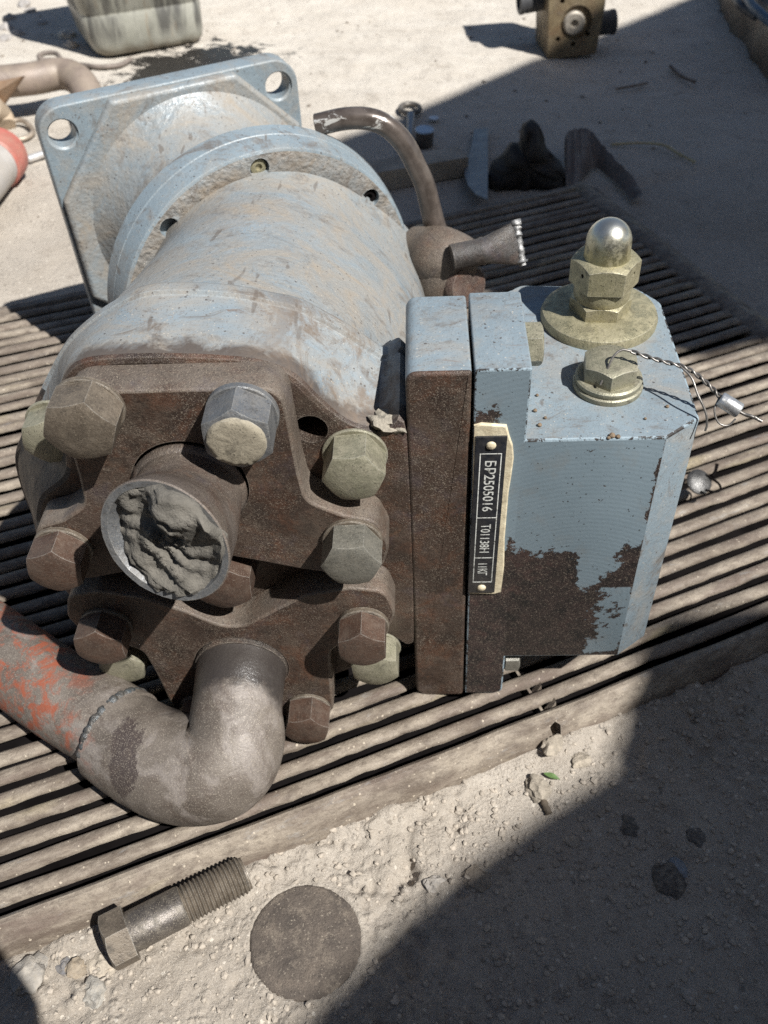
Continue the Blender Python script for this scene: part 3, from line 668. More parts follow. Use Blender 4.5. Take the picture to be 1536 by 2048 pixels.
TG = P(144.0, -189, 164.0)
mb = MB(); lathe(mb, [(.1, -1.6), (7, -1.8), (9, -.5), (9, .6), (7, 1.8), (.1, 1.7)], TG+Vector((0, 0, 6)), (.25, -.55, 1), 20)
mb.build('lead_seal', plain('dark_lead', (.07, .068, .066), .4, .6, .4, 6, .3), sw2, 40)
mb = MB(); tube(mb, [TG+Vector(q) for q in ((-11, 5, 8.5), (-4, 7, 8.5), (5, 4, 8.5), (12, -2, 7), (13, -7, 6), (9, -10, 6), (2, -9, 7))], .8, 8); tube(mb, [TG+Vector(q) for q in ((9, 3, 8), (12, 7, 9), (14, 12, 11))], 1.3, 8, wob=.2); mb.build('wire', M['dark'], sw2, 60)

# drain elbow at the right of the ring
mb = MB(); FC = P(-29, -40, 240)
tube(mb, [P(-44, -60, 264), P(-38, -57, 256), P(-30, -54, 246), P(-18, -56, 244), P(-9, -60, 242)], [20, 20, 21, 18, 12], 32)
tube(mb, [P(-30, -86, 240), P(-29, -70, 242), P(-28, -58, 246), P(-30, -46, 254)], [16, 20, 20, 12], 32)
fit = mb.build('drain_fitting', M['rust_top'], pump, 50)
mb = MB(); lathe(mb, [(14, 0), (15.5, 2), (15.5, 9), (13, 12)], P(-20, -66, 236), (.55, -.8, .25), 30); mb.build('union_ring', M['rust_red'], fit, 40)
mb = MB(); TP = [P(-36, -34, 247), P(-36.5, -16, 245), P(-40, 2, 244), P(-46, 16, 243), P(-53.5, 29, 242), P(-64, 37.5, 240), P(-76, 40, 240), P(-91, 39, 240), P(-107, 37.2, 240)]
TP = [P(-30, -66, 262), P(-32, -55, 264), P(-34.5, -42, 266), P(-37.5, -28, 267), P(-41, -13, 268), P(-45.8, -1, 268), P(-53, 14, 268), P(-63, 25.5, 268), P(-75, 31, 268), P(-90, 31.6, 268), P(-107.5, 28.5, 268)]
tube(mb, TP, [16, 11, 7.6, 6.9, 6.7, 6.6, 6.6, 6.6, 6.6, 6.6, 6.6], 24, k=7, caps=(True, False)); e1_, e2_, a_ = basis(TP[-1]-TP[-2])
pe = TP[-1]; mb.loft([circ(pe, e1_, e2_, 6.6, 24), circ(pe+a_*.4, e1_, e2_, 6.0, 24), circ(pe, e1_, e2_, 5.2, 24), circ(pe-a_*10, e1_, e2_, 5.0, 24)], False, True)
mb.build('drain_tube', M['chrome_pipe'], pump, 60)
# crimped stub: round tube squeezed flat at its end
mb = MB(); q0 = P(-25, -41.5, 226); q1 = P(18, -38, 236); ax = (q1-q0).normalized(); f1 = Vector((-.12, .45, .9)); f1 = (f1-ax*f1.dot(ax)).normalized(); f2 = ax.cross(f1); rows = []
for t, wA, wB in ((0, 8.4, 8.4), (.1, 8.4, 8.4), (.42, 8.2, 8.2), (.46, 8.9, 8.9), (.5, 8.3, 8.2), (.62, 9.6, 6.6), (.8, 11.6, 4.2), (.95, 13.4, 2.0), (1, 14.0, 1.6)):
    rows.append(circ(q0.lerp(q1, t), f1, f2, wA, 28, 0, wB))
mb.loft(rows); st = mb.build('crimped_tube', rust('black_tube_steel', (.05, .042, .038), .2, .4, .3), pump, 50)
mb = MB(); L = [q1+f1*(-14.2+28.4*i/22)+ax*(.3+.8*mnoise.noise(Vector((i*.9, 0, 0)))) for i in range(23)]; tube(mb, L, [2.3+2.0*abs(mnoise.noise(Vector((i*.7, 3, 0))))+(1.1 if i in (2, 20, 21) else 0) for i in range(23)], 8, smooth=False)
for i, p in enumerate(mb.v): n_ = mnoise.noise(Vector(p)*.9); mb.v[i] = (p[0]+n_*1.1, p[1]-n_*.9, p[2]+mnoise.noise(Vector(p)*.8+Vector((9, 0, 0)))*1.2)
mb.build('torn_edge', M['torn'], st, 60)
# ------------------------------------------------------------------ slatted grille under the pump
GA = math.radians(23.4); GS = Vector((math.cos(GA), math.sin(GA), 0)); GT = Vector((-GS.y, GS.x, 0))
grille = empty('radiator_grille', (0, 0, 0), Matrix((GS, GT, Vector((0, 0, 1)))).transposed())
tag(grille, 'large flat dusty slatted metal grille lying on the dirt under the pump', 'grille')
bow = lambda s: 4.4e-5*(s-215)**2-.25
PITCHG = 13.2; S0, S1 = -330, 566
prof = [(.1, -3.4), (.3, -2.2), (1.2, -.9), (3.0, -.1), (4.8, 0), (6.6, -.3), (8.0, -1.2), (8.9, -3.4), (9.2, -6.5)]
prof = prof+[(8.0, -6.2), (7.5, -4.4), (6.3, -2.6), (4.7, -1.7), (3.2, -1.8), (2.0, -2.3), (1.3, -3.0), (1.0, -3.8)]
for k in range(41):
    t0 = 236.2+PITCHG*k; mb = MB(); rows = []; ph = random.uniform(0, 99); dt = random.uniform(-.9, .9); dz = random.uniform(-1.1, .6); ns = 150
    for i in range(ns+1):
        s = S0+(S1-6-S0)*i/ns; n1 = mnoise.noise(Vector((s*.011, ph, 0))); n2 = mnoise.noise(Vector((s*.011, ph, 7))); n3 = mnoise.noise(Vector((s*.05, ph, 3)))
        rows.append([(s, t0+bow(s)+x+dt+n1*1.1+(n3*.7+.8*mnoise.noise(Vector((s*.17, ph, 1))) if x < 2 or x > 8 else 0), 16.3+z*(1+.18*n2)+dz+n2*.9-(.9 if i in (0, ns) else 0)) for x, z in prof])
    mb.loft(rows); mb.build('slat', M['slat'], grille, 50)
def rail(name, pr, a, b, along='s', ns=60, cuts=None):
    mb = MB(); rows = []; ph = random.uniform(0, 50)
    for i in range(ns+1):
        w = a+(b-a)*i/ns; n1 = mnoise.noise(Vector((w*.02, ph, 0)))*.8; n2 = mnoise.noise(Vector((w*.045, ph, 4)))*.7
        rows.append([(w, x+bow(w)+n1, z+n2) if along == 's' else (x+n1, w+bow(x), z+n2) for x, z in pr])
    mb.loft(rows); return mb.build(name, M['slat'], grille, 50)
fr = rail('front_rail', [(232.2, 7), (232, 11.5), (230.6, 14.6), (228.4, 16.4), (226, 16.3), (223.6, 14.6), (222.2, 12.4), (220.4, 10.8), (218.2, 7), (216.4, 2.5), (215.4, -3), (229, -3)], S0, 598, ns=110)
cut = MB(); cut.loft([[(s+199+.25*z, 206, z+6.8) if 0 else (199+s, 212, 6.2+z) for s, z in ((-4.6, -5.2), (1.8, -6.5), (4.6, -1), (5.2, 5), (2.2, 7.2), (-1.5, 5.4), (-.6, 1.2), (-5.5, -.5))],
                      [(201+s, 231.0, 6.2+z) for s, z in ((-4.6, -5.2), (1.8, -6.5), (4.6, -1), (5.2, 5), (2.2, 7.2), (-1.5, 5.4), (-.6, 1.2), (-5.5, -.5))]])
boolean(fr, cut)
rail('far_rail', [(777, 2), (777, 12), (779, 15), (784, 15.5), (789, 13), (791, 4), (792, -3), (779, -3)], S0, 575)
rail('end_rail', [(558, 7), (561, 12), (566, 15.5), (572, 16.5), (579, 14.5), (586, 9), (596, 5), (601, -3), (562, -3)], 226, 786, 't')
rail('end_rail', [(-346, 7), (-343, 13), (-338, 16), (-332, 15), (-329, 12), (-328, -3), (-346, -3)], 226, 786, 't')
for s in (201.5,):                 # cross ribs under the slats, seen in the gaps
    mb = MB(); mb.box(s-.8, s+.8, 233, 778, -2, 8.5); mb.build('cross_rib', M['slat'], grille)
for t0, s0 in ((235.0, 207), (248.2, 205)):      # broken fins standing in two gaps
    mb = MB(); mb.loft([[(s0-3.4, t0-2.4, 5), (s0+3, t0-2.6, 5), (s0+2.2, t0-1.8, 14.5)], [(s0-2.6, t0+1.6, 5), (s0+3.8, t0+1.6, 5), (s0+2.8, t0+1.0, 14.8)]]); mb.build('broken_fin', M['slat'], grille)
mb = MB(); mb.box(-326, 560, 234, 776, -.6, 2.2); mb.build('gap_shade_sheet', M['dark'], grille)  # black sheet added under the slats so the gaps look dark

# ------------------------------------------------------------------ the yard
def vnoise(x, y, seed):                          # smooth value noise on arrays
    xi = np.floor(x).astype(np.int64); yi = np.floor(y).astype(np.int64); xf = x-xi; yf = y-yi
    def h(a, b):
        n = (a*374761393+b*668265263+seed*974634777) & 0xffffffff; n = ((n ^ (n >> 13))*1274126177) & 0xffffffff; return ((n ^ (n >> 16)) & 0xffff)/65535.0
    u = xf*xf*(3-2*xf); w = yf*yf*(3-2*yf)
    return (h(xi, yi)*(1-u)+h(xi+1, yi)*u)*(1-w)+(h(xi, yi+1)*(1-u)+h(xi+1, yi+1)*u)*w-.5
def fbm(x, y, size, oct=4, seed=1, g=.5):
    r = 0; a = 1.0
    for o in range(oct): r = r+a*vnoise(x/size*2**o, y/size*2**o, seed+o*17); a *= g
    return r
DISC = at(611, 1880, 1)
def ground_h(X, Y):
    near = np.clip((470-Y)/120, 0, 1); far = np.clip((Y-700)/500, 0, 1)
    z = fbm(X, Y, 190, 3, 3)*5.0*(.5+far)+fbm(X, Y, 42, 3, 9)*2.6
    rough = np.clip(fbm(X, Y, 75, 3, 21)*1.6+.62, .15, 1.2)
    z = z+near*rough*(fbm(X, Y, 13, 5, 33, .62)*1.9+np.maximum(0, fbm(X, Y, 6.5, 2, 44)-.14)*3.4+np.maximum(0, fbm(X, Y, 3.3, 2, 45)-.08)*3.6-np.maximum(0, fbm(X, Y, 13, 3, 57)-.13)*10)
    z = z+(1-near)*fbm(X, Y, 14, 3, 71)*.9
    # churned soil at the lower left
    ch = np.exp(-(((X+165)/42)**2+((Y-150)/26)**2)); z = z+ch*(np.maximum(0, fbm(X, Y, 9, 3, 90))*9-2.2)
    # dirt banked against the front rail
    t = -X*GS.y+Y*GS.x; z = z+near*np.exp(-((t-214)/7.0)**2)*(2.2+fbm(X, Y, 22, 3, 14)*3)
    under = np.clip((t-218)/8, 0, 1)*np.clip((800-t)/10, 0, 1); z = z*(1-under)+under*(-4)
    r = np.hypot(X-DISC.x, Y-DISC.y); k = np.clip((33-r)/6, 0, 1); z = z*(1-k)+k*np.where(r < 27, -1.5, .6)
    return z
def axis_pts(segs):
    out = []
    for a, b, st in segs: out += list(np.arange(a, b, st))
    return np.array(out+[segs[-1][1]])
gx = axis_pts([(-60000, -8000, 8000), (-8000, -1500, 650), (-1500, -420, 60), (-420, -230, 6), (-230, 380, 1.25), (380, 620, 6), (620, 1500, 60), (1500, 8000, 650), (8000, 60000, 8000)])
gy = axis_pts([(-60000, -8000, 8000), (-8000, -400, 600), (-400, 60, 40), (60, 110, 5), (110, 345, 1.25), (345, 900, 9), (900, 1750, 7), (1750, 4000, 120), (4000, 12000, 1000), (12000, 60000, 8000)])
GX, GY = np.meshgrid(gx, gy); GZ = ground_h(GX, GY)*np.clip((5000-np.hypot(GX, GY))/3000, 0, 1)
nx, ny = len(gx), len(gy); co = np.stack([GX, GY, GZ], -1).reshape(-1, 3)*MM
idx = np.arange(nx*ny).reshape(ny, nx); q = np.stack([idx[:-1, :-1], idx[:-1, 1:], idx[1:, 1:], idx[1:, :-1]], -1).reshape(-1, 4)
me = bpy.data.meshes.new('ground'); me.vertices.add(len(co)); me.vertices.foreach_set('co', co.ravel().astype(np.float32))
me.loops.add(q.size); me.loops.foreach_set('vertex_index', q.ravel().astype(np.int32)); me.polygons.add(len(q))
me.polygons.foreach_set('loop_start', np.arange(0, q.size, 4, dtype=np.int32)); me.polygons.foreach_set('use_smooth', np.ones(len(q), bool)); me.update(calc_edges=True)
def groundmat():
    t = NT('packed_dusty_dirt')
    c = t.mix(t.rng(t.noise(220, 5, .6), .3, .7), (.315, .272, .225), (.425, .375, .318))
    c = t.mix(t.mul(t.rng(t.noise(60, 6, .65, .4), .45, .7), .5), c, (.30, .255, .205))
    c = t.mix(t.mul(t.rng(t.noise(17, 6, .7, .3), .52, .72), .4), c, (.48, .425, .355))
    y = t.axis(1)
    c = t.mix(t.mul(t.rng(y, .9, 1.3), .6), c, t.mix(t.rng(t.noise(90, 5, .65, .6, (1, 2, 1)), .35, .65), (.53, .478, .41), (.64, .59, .52)))
    c = t.mix(t.mul(t.rng(t.noise(30, 8, .8, .3), .55, .68), .6), c, (.21, .175, .14))
    c = t.mix(t.mul(t.grain(1.1, .58, .66), .5), c, (.16, .135, .11)); c = t.mix(t.mul(t.grain(.9, .60, .68), .5), c, (.56, .51, .45))
    c = t.mix(t.mul(t.rng(t.noise(7, 4, .7), .66, .70), .8), c, (.13, .115, .10))
    c = t.mix(t.mul(t.specks(2.6, .07), .8), c, (.60, .54, .46)); c = t.mix(t.mul(t.specks(3.4, .05), .7), c, (.19, .16, .13))
    x = t.axis(0)                                 # oil soaked into the dirt beside the canister
    def blob(cx, cy, rx, ry):
        a = t.math('DIVIDE', t.math('SUBTRACT', x, cx), rx); b = t.math('DIVIDE', t.math('SUBTRACT', y, cy), ry)
        return t.math('SUBTRACT', 1, t.math('SQRT', t.math('ADD', t.mul(a, a), t.mul(b, b))))
    nz = t.rng(t.noise(34, 6, .72, .9, (1, 1.5, 1)), .25, .75, -.9, .9)
    o = t.rng(t.math('ADD', t.math('MAXIMUM', blob(-.285, 1.335, .085, .065), t.math('ADD', blob(-.245, 1.385, .145, .095), -.42)), nz), .02, .10)
    c = t.mix(o, c, (.022, .02, .018))
    vo = t.n('ShaderNodeTexVoronoi'); t.l(t.mapv(), vo.inputs['Vector']); vo.inputs['Scale'].default_value = 1/.0032
    t.bump([(t.noise(5, 7, .78), 1.6), (t.noise(1.3, 4, .75), .7), (t.noise(30, 5, .65), 1.3), (t.mul(t.rng(vo.outputs['Distance'], .55, .1), t.rng(t.noise(14, 4), .45, .6)), .9)])
    return t.out(c, t.fmix(o, .95, .22), 0, .3)
M['ground'] = groundmat(); me.materials.append(M['ground'])
ground = bpy.data.objects.new('ground', me); COL.objects.link(ground); tag(ground, kind='structure')
def gh(x, y): return float(ground_h(np.array([x]), np.array([y]))[0])

# loose crumbs of soil: countless, one object
ICO_V = []; PHI = (1+5**.5)/2
for a in (-1, 1):
    for b in (-PHI, PHI): ICO_V += [(0, a, b), (a, b, 0), (b, 0, a)]
bmi = bmesh.new(); bmesh.ops.create_icosphere(bmi, subdivisions=1, radius=1); IV = np.array([v.co[:] for v in bmi.verts]); IF = np.array([[v.index for v in f.verts] for f in bmi.faces]); bmi.free()
def crumbs(name, n, region, rlo, rhi, mat, power=2.2):
    vs_ = []; fs_ = []; k = 0
    for _ in range(n*4):
        if k >= n: break
        x, y = random.uniform(region[0], region[1]), random.uniform(region[2], region[3])
        t = -x*GS.y+y*GS.x
        if t > 219 and t < 795 or math.hypot(x-DISC.x, y-DISC.y) < 29: continue
        if mnoise.noise(Vector((x*.02, y*.02, 3))) < random.uniform(-.55, .3): continue
        r = rlo+(rhi-rlo)*random.random()**power; m = IV*np.array([r*random.uniform(.7, 1.3), r*random.uniform(.7, 1.3), r*random.uniform(.5, .85)])*RNG.uniform(.75, 1.25, (12, 1))
        an = random.uniform(0, 6.28); c_, s_ = math.cos(an), math.sin(an); m = np.stack([m[:, 0]*c_-m[:, 1]*s_, m[:, 0]*s_+m[:, 1]*c_, m[:, 2]], 1)
        vs_.append(m+np.array([x, y, gh(x, y)+r*.25])); fs_.append(IF+12*k); k += 1
    me = bpy.data.meshes.new(name); me.from_pydata((np.concatenate(vs_)*MM).tolist(), [], np.concatenate(fs_).tolist()); me.materials.append(mat)
    o = bpy.data.objects.new(name, me); COL.objects.link(o); tag(o, kind='stuff'); return o
tag(crumbs('soil_crumbs', 6500, (-230, 380, 105, 350), .3, 1.9, M['crumb'], 3.2), 'loose crumbs of pale dry soil on the dirt before the grille', 'soil crumbs')
tag(crumbs('grit', 420, (-560, 620, 900, 1700), .6, 3.2, plain('dark_grit', (.20, .17, .14), .9, 0, .5, 30, .5), 3), 'scattered dark grit on the far yard behind the grille', 'grit')
# ------------------------------------------------------------------ things lying about
def stone(px, py, r, col, label, cat='stone', flat=.6, grp=None, sub=3, name='stone', sink=.42, rough=.85):
    p = at(px, py, 1); r *= .88; bmi = bmesh.new(); bmesh.ops.create_icosphere(bmi, subdivisions=sub, radius=1); k = random.uniform(0, 90); mb = MB(); a = random.uniform(0, 3.1)
    sx = random.uniform(.85, 1.2)
    for v in bmi.verts:
        q = v.co*(1+.45*mnoise.noise(v.co*1.3+Vector((k, 0, 0)))+.28*mnoise.noise(v.co*3.1+Vector((0, k, 0)))); x, y = q.x*r*sx, q.y*r/sx
        mb.v.append((x*math.cos(a)-y*math.sin(a), x*math.sin(a)+y*math.cos(a), q.z*r*flat))
    for f in bmi.faces: mb.face([v.index for v in f.verts])
    bmi.free(); o = mb.build(name, plain(name+'_'+cat.replace(' ', '_'), col, rough, 0, .35, r*.5, .9, .6, (.32, .275, .22), .5), None, 28)
    o.location = (p.x*MM, p.y*MM, (gh(p.x, p.y)+r*flat*(.5-sink))*MM); tag(o, label, cat, grp); return o
stone(60, 1955, 9.5, (.25, .23, .205), 'largest pale quartz stone half sunk in churned soil at the lower left')
stone(186, 1983, 6.5, (.25, .235, .21), 'small pale round stone right of the big quartz stone, lower left')
stone(128, 1932, 4.5, (.10, .10, .11), 'small dark stone in the churned soil above the pale stones')
stone(152, 1938, 5, (.24, .19, .135), 'small ochre clod in the churned soil near the loose bolt head', 'clod')
stone(205, 1925, 7.5, (.34, .29, .23), 'tan clod just below the head of the loose bolt', 'clod', .45)
stone(1340, 1762, 9.5, (.045, .038, .035), 'dark brown stone in the shade at the lower right', flat=.25)
stone(1356, 1738, 6, (.16, .19, .23), 'bluish pebble touching the dark brown stone in the shade', 'pebble', .3)
stone(1391, 1678, 5.5, (.045, .04, .04), 'small dark pebble in the shade above the dark brown stone', 'pebble', .25)
stone(1075, 1578, 8.0, (.28, .24, .19), 'broken tan clod beside the green leaf fragment', 'clod', .55, sink=.1)
stone(1100, 1502, 6.5, (.30, .255, .20), 'tan clod fallen below the hole in the front rail', 'clod', .7, sink=.0)
stone(1160, 1525, 5.5, (.30, .255, .20), 'tan clod on the dirt right of the green leaf', 'clod', .5, sink=.3)
stone(952, 1755, 7.5, (.22, .18, .14), 'brown flat stone at the shadow edge right of the round disc', 'stone', .35)
stone(868, 1768, 5.0, (.33, .30, .27), 'grey chip left of the brown flat stone', 'stone', .45)
stone(1145, 1680, 4.5, (.38, .33, .27), 'small tan pebble just inside the shade', 'pebble')
stone(1258, 1652, 6, (.06, .055, .05), 'dark lump half buried in the shaded dirt', 'clod', .25)
stone(1415, 1884, 4.2, (.30, .27, .24), 'lone grey pebble low in the shaded dirt', 'pebble')
stone(1378, 1992, 4.0, (.34, .30, .26), 'grey pebble near the bottom right edge of the shade', 'pebble')
stone(5, 638, 7, (.66, .62, .56), 'white stone at the far left corner of the grille')
stone(130, 66, 16, (.62, .56, .48), 'pale stone lying in the shadow of the canister')
stone(142, 88, 12, (.55, .49, .42), 'small pale stone in front of the other one in the canister shadow')
for px, py, w in ((20, 30, 'upper left'), (60, 18, 'right-hand'), (35, 62, 'lowest'), (5, 75, 'leftmost low'), (85, 40, 'nearest to the canister'), (48, 8, 'topmost'), (12, 50, 'middle left')):
    stone(px, py, random.uniform(9, 17), (.33, .31, .30), 'small grey gravel stone at the top left, '+w+' of the loose patch', 'stone', .6, 'grey gravel stones at the top left', 1)
# leaf, straws, twigs
mb = MB(); p = at(1103, 1556, 2); d = Vector((.9, -.42, 0)); nrm = Vector((.42, .9, 0)); rows = []
for i in range(9):
    t = i/8; w = 1.7*math.sin(math.pi*min(.97, t*.9+.08)); c = p+d*(-4.6+9.2*t)+Vector((0, 0, 1.4+.8*math.sin(t*3)))
    rows.append([c-nrm*w+Vector((0, 0, .5)), c, c+nrm*w+Vector((0, 0, .4)), c+Vector((0, 0, -.35))])
mb.loft(rows); tag(mb.build('leaf', plain('green_leaf', (.085, .14, .045), .5, 0, .3, 3, .1), None, 60), 'small green leaf fragment on the sunlit dirt before the grille', 'leaf')
def stick(name, pts, r, col, label, h=3, cat='twig', grp=None):
    mb = MB(); tube(mb, [at(x, y, h+k) for x, y, k in pts], r, 8, wob=.15); tag(mb.build(name, plain(name+'_skin', col, .8, 0, .3, 8, .3), None, 60), label, cat, grp)
stick('straw', [(1222, 289, 0), (1280, 286, 1), (1326, 290, 3), (1358, 308, 1), (1390, 324, 0)], 1.6, (.46, .38, .22), 'bent dry yellow straw on the shaded dirt beyond the grille', 3, 'straw')
stick('twig', [(1340, 132, 0), (1362, 152, 1), (1390, 164, 2)], 2.2, (.14, .11, .09), 'short dark twig on the shaded dirt below the valve block', 4)
stick('twig', [(1232, 178, 0), (1265, 172, 1), (1295, 166, 0)], 1.8, (.19, .15, .12), 'thin brown twig left of the short dark twig', 3)
stick('twig', [(1085, 1590, 0), (1088, 1605, 1), (1098, 1628, 0)], 2.0, (.11, .085, .06), 'dark root fragment beside the tan clod on the sunlit dirt', 1.5)
# loose bolt on the dirt
lb0 = at(232, 1878, 13); lb1 = at(508, 1738, 12); ax = (lb1-lb0).normalized(); ax.z = 0; ax.normalize()
lb = empty('loose_bolt', ((lb0.x)*MM, lb0.y*MM, 0)); tag(lb, 'large loose hex bolt with dark shank lying on the dirt against the front rail', 'bolt')
LEN = (Vector((lb1.x, lb1.y, 0))-Vector((lb0.x, lb0.y, 0))).length
mb = MB(); cz = Vector((0, 0, 12.2)); hexhead(mb, cz+ax*7, -ax, 24.5, 12, .3, .4); mb.build('head', M['oldbolt'], lb, 30)
mb = MB(); lathe(mb, [(9.6, 0), (9.8, 1), (9.8, LEN*.36), (9.4, LEN*.37)], cz+ax*7, ax, 32); mb.build('shank', M['cutsteel'] if 0 else boltmat('black_bolt_shank', (.07, .06, .055), (.12, .105, .095), .4, .55, .35), lb, 50)
mb = MB(); f1, f2, _ = basis(ax); n = 32; rows = []; z0 = 7+LEN*.36; pit = 2.15; turns = int((LEN-4-z0)/pit); steps = turns*14
st_ = cz+ax*z0
for i in range(turns*4+1):
    zz = i*pit/4; r = 9.7 if i % 4 == 2 else (8.35 if i % 4 == 0 else 9.05)
    if i >= turns*4-2: r = 8.2
    rows.append(circ(st_+ax*zz, f1, f2, r, n))
mb.loft(rows); mb.build('thread', M['oldbolt'], lb, 25)
# round disc sunk in the dirt
mb = MB(); NA = 72; prof_ = [(27.2, -4), (27.6, -.2), (26.8, .8), (25.5, 1.2), (18, 1.5), (9, 1.7), (.3, 1.6)]; rows = []
for r, h in prof_: rows.append([(DISC.x+r*(1+.03*mnoise.noise(Vector((math.cos(6.28*k/NA)*3, math.sin(6.28*k/NA)*3, 1))))*math.cos(6.2832*k/NA), DISC.y+r*math.sin(6.2832*k/NA), h+.45*mnoise.noise(Vector((r*math.cos(6.28*k/NA)*.12, r*math.sin(6.28*k/NA)*.12, 2)))) for k in range(NA)])
mb.loft(rows, True, True)
t = NT('dirt_caked_disc'); c = t.mix(t.rng(t.noise(14, 6, .7, .4), .35, .68), (.062, .05, .042), (.125, .10, .08)); c = t.mix(t.mul(t.rng(t.noise(20, 5, .7), .55, .72), .6), c, (.17, .135, .105)); c = t.mix(t.mul(t.rng(t.noise(12, 8, .8), .52, .62), .6), c, (.22, .18, .14)); c = t.mix(t.mul(t.grain(1.2, .63, .70), .7), c, (.30, .255, .20)); c = t.mix(t.mul(t.grain(.7, .58, .66), .6), c, (.03, .025, .02))
t.bump([(t.noise(3, 6, .75), 1.3), (t.noise(9, 4), 1.0), (t.noise(.9, 3), .4)]); DM = t.out(c, .9)
tag(mb.build('metal_disc', DM, None, 50), 'round dark dirt-caked disc lying flush in the dirt below the loose bolt', 'disc')

# plastic canister
cA = at(196, 122, 0); cB = at(416, 86, 0); ex = (cB-cA); ex.z = 0; wid = ex.length; ex.normalize(); ey = Vector((-ex.y, ex.x, 0))
can = empty('plastic_canister', cA*MM, Matrix((ex, ey, Vector((0, 0, 1)))).transposed()); tag(can, 'dirty off-white plastic canister streaked with black oil at the top left', 'canister')
def canmat():
    t = NT('oily_white_plastic'); 
    c = t.mix(t.rng(t.noise(45, 4), .3, .7), (.20, .195, .16), (.32, .31, .265))
    run = t.mul(t.rng(t.noise(17, 4, .6, .35, (1, 1, .13)), .44, .60), t.rng(t.axis(2), .012, .03))
    c = t.mix(t.mul(run, .88), c, (.06, .057, .052))
    c = t.mix(t.mul(t.rng(t.noise(13, 4, .6, .3, (1, 1, .14)), .56, .64), .6), c, (.20, .15, .10))
    low = t.mul(t.rng(t.math('ADD', t.axis(2), t.rng(t.noise(25, 5), .2, .8, -.012, .012)), .016, .002), .7); c = t.mix(low, c, (.14, .115, .08))
    t.bump([(t.noise(4, 4), .2)]); return t.out(c, .38)
mb = MB(); W_, D_, H_ = wid, 118, 230; rows = []
for z, ins in ((0, 13), (1.5, 8), (5, 4), (11, 1.2), (18, 0), (52, 0), (54, 1.6), (56.5, 1.6), (58.5, 0), (H_-40, 0), (H_-18, 4), (H_-6, 12), (H_, 24)):
    lean = -.06*z; grow = .16*z
    pl_ = rpoly([(0-grow+lean*.0, 0, 24), (W_+grow*.15, 0, 20), (W_+grow*.15, D_, 20), (0-grow, D_, 20)], 6)
    rows.append([(p.x, p.y+z*.04, z) for p in inset(pl_, ins)])
mb.loft(rows); cb = mb.build('body', canmat(), can, 45)
mb = MB(); tube(mb, [(30, 60, H_-2), (32, 60, H_+26), (60, 60, H_+34), (95, 60, H_+34), (118, 60, H_+24), (120, 60, H_-2)], 9, 12); mb.build('handle', cb.data.materials[0], can, 60)
mb = MB(); lathe(mb, [(19, -4), (19, 18), (17, 20)], Vector((-2+14, 34, H_)), (0, 0, 1), 24); mb.build('screw_cap', plain('dark_red_plastic', (.12, .02, .015), .5), can, 40)
# wire with a loop, lying by the canister
mb = MB(); tube(mb, [at(*q) for q in ((262, 118, 4), (240, 130, 4), (200, 134, 4), (166, 130, 4), (130, 128, 5), (100, 122, 6), (82, 118, 8), (78, 112, 9), (92, 106, 10), (112, 107, 9), (122, 118, 7), (128, 126, 6))], 3.2, 10); tag(mb.build('looped_wire', plain('rusty_wire', (.17, .14, .12), .7, .2), None, 60), 'thick rusty wire ending in a loop before the canister', 'wire')
stone(178, 133, 6, (.78, .75, .70), 'white chip beside the looped wire', 'chip', .6)
# bent exhaust-like pipe with a gusset
bp = empty('bent_pipe', at(60, 190, 0)*MM); o_ = at(60, 190, 0)
mb = MB(); tube(mb, [at(-110, 178, 46)-o_, at(-40, 168, 46)-o_, at(60, 158, 46)-o_, at(120, 148, 46)-o_, at(152, 157, 44)-o_, at(172, 180, 38)-o_, at(182, 215, 28)-o_, at(186, 262, 18)-o_], 18.5, 28, k=7); mb.build('pipe', plain('brown_grey_pipe', (.20, .155, .13), .55, .1, .3, 30, .3, .6), bp, 60)
mb = MB(); g0, g1, g2 = at(-60, 175, 40)-o_, at(48, 152, 62)-o_, at(2, 218, 22)-o_; nn = (g1-g0).cross(g2-g0).normalized()*2.5; g3 = at(-70, 225, 22)-o_
mb.loft([[g0-nn, g1-nn, g2-nn, g3-nn], [g0+nn, g1+nn, g2+nn, g3+nn]]); mb.build('gusset', plain('brown_gusset', (.26, .155, .09), .6, .1, .3, 25, .3, .5), bp, 30)
mb = MB(); tube(mb, [at(-20, 215, 30)-o_, at(4, 232, 14)-o_, at(14, 252, 6)-o_], [16, 13, 11], 18); mb.build('foot', plain('tan_foot', (.36, .28, .2), .7, 0, .3, 20, .4, .5), bp, 60)
tag(bp, 'brown bent steel pipe with triangular gusset at the left behind the flange', 'pipe')
mb = MB(); tube(mb, [at(14, 245, 8), at(40, 240, 9), at(58, 250, 8), at(66, 264, 6), at(52, 276, 5), at(32, 280, 5)], 3.0, 10); tag(mb.build('wire_clip', plain('bright_clip', (.36, .30, .24), .5, .5), None, 60), 'bent metal clip on the dirt below the gusset of the bent pipe', 'clip')
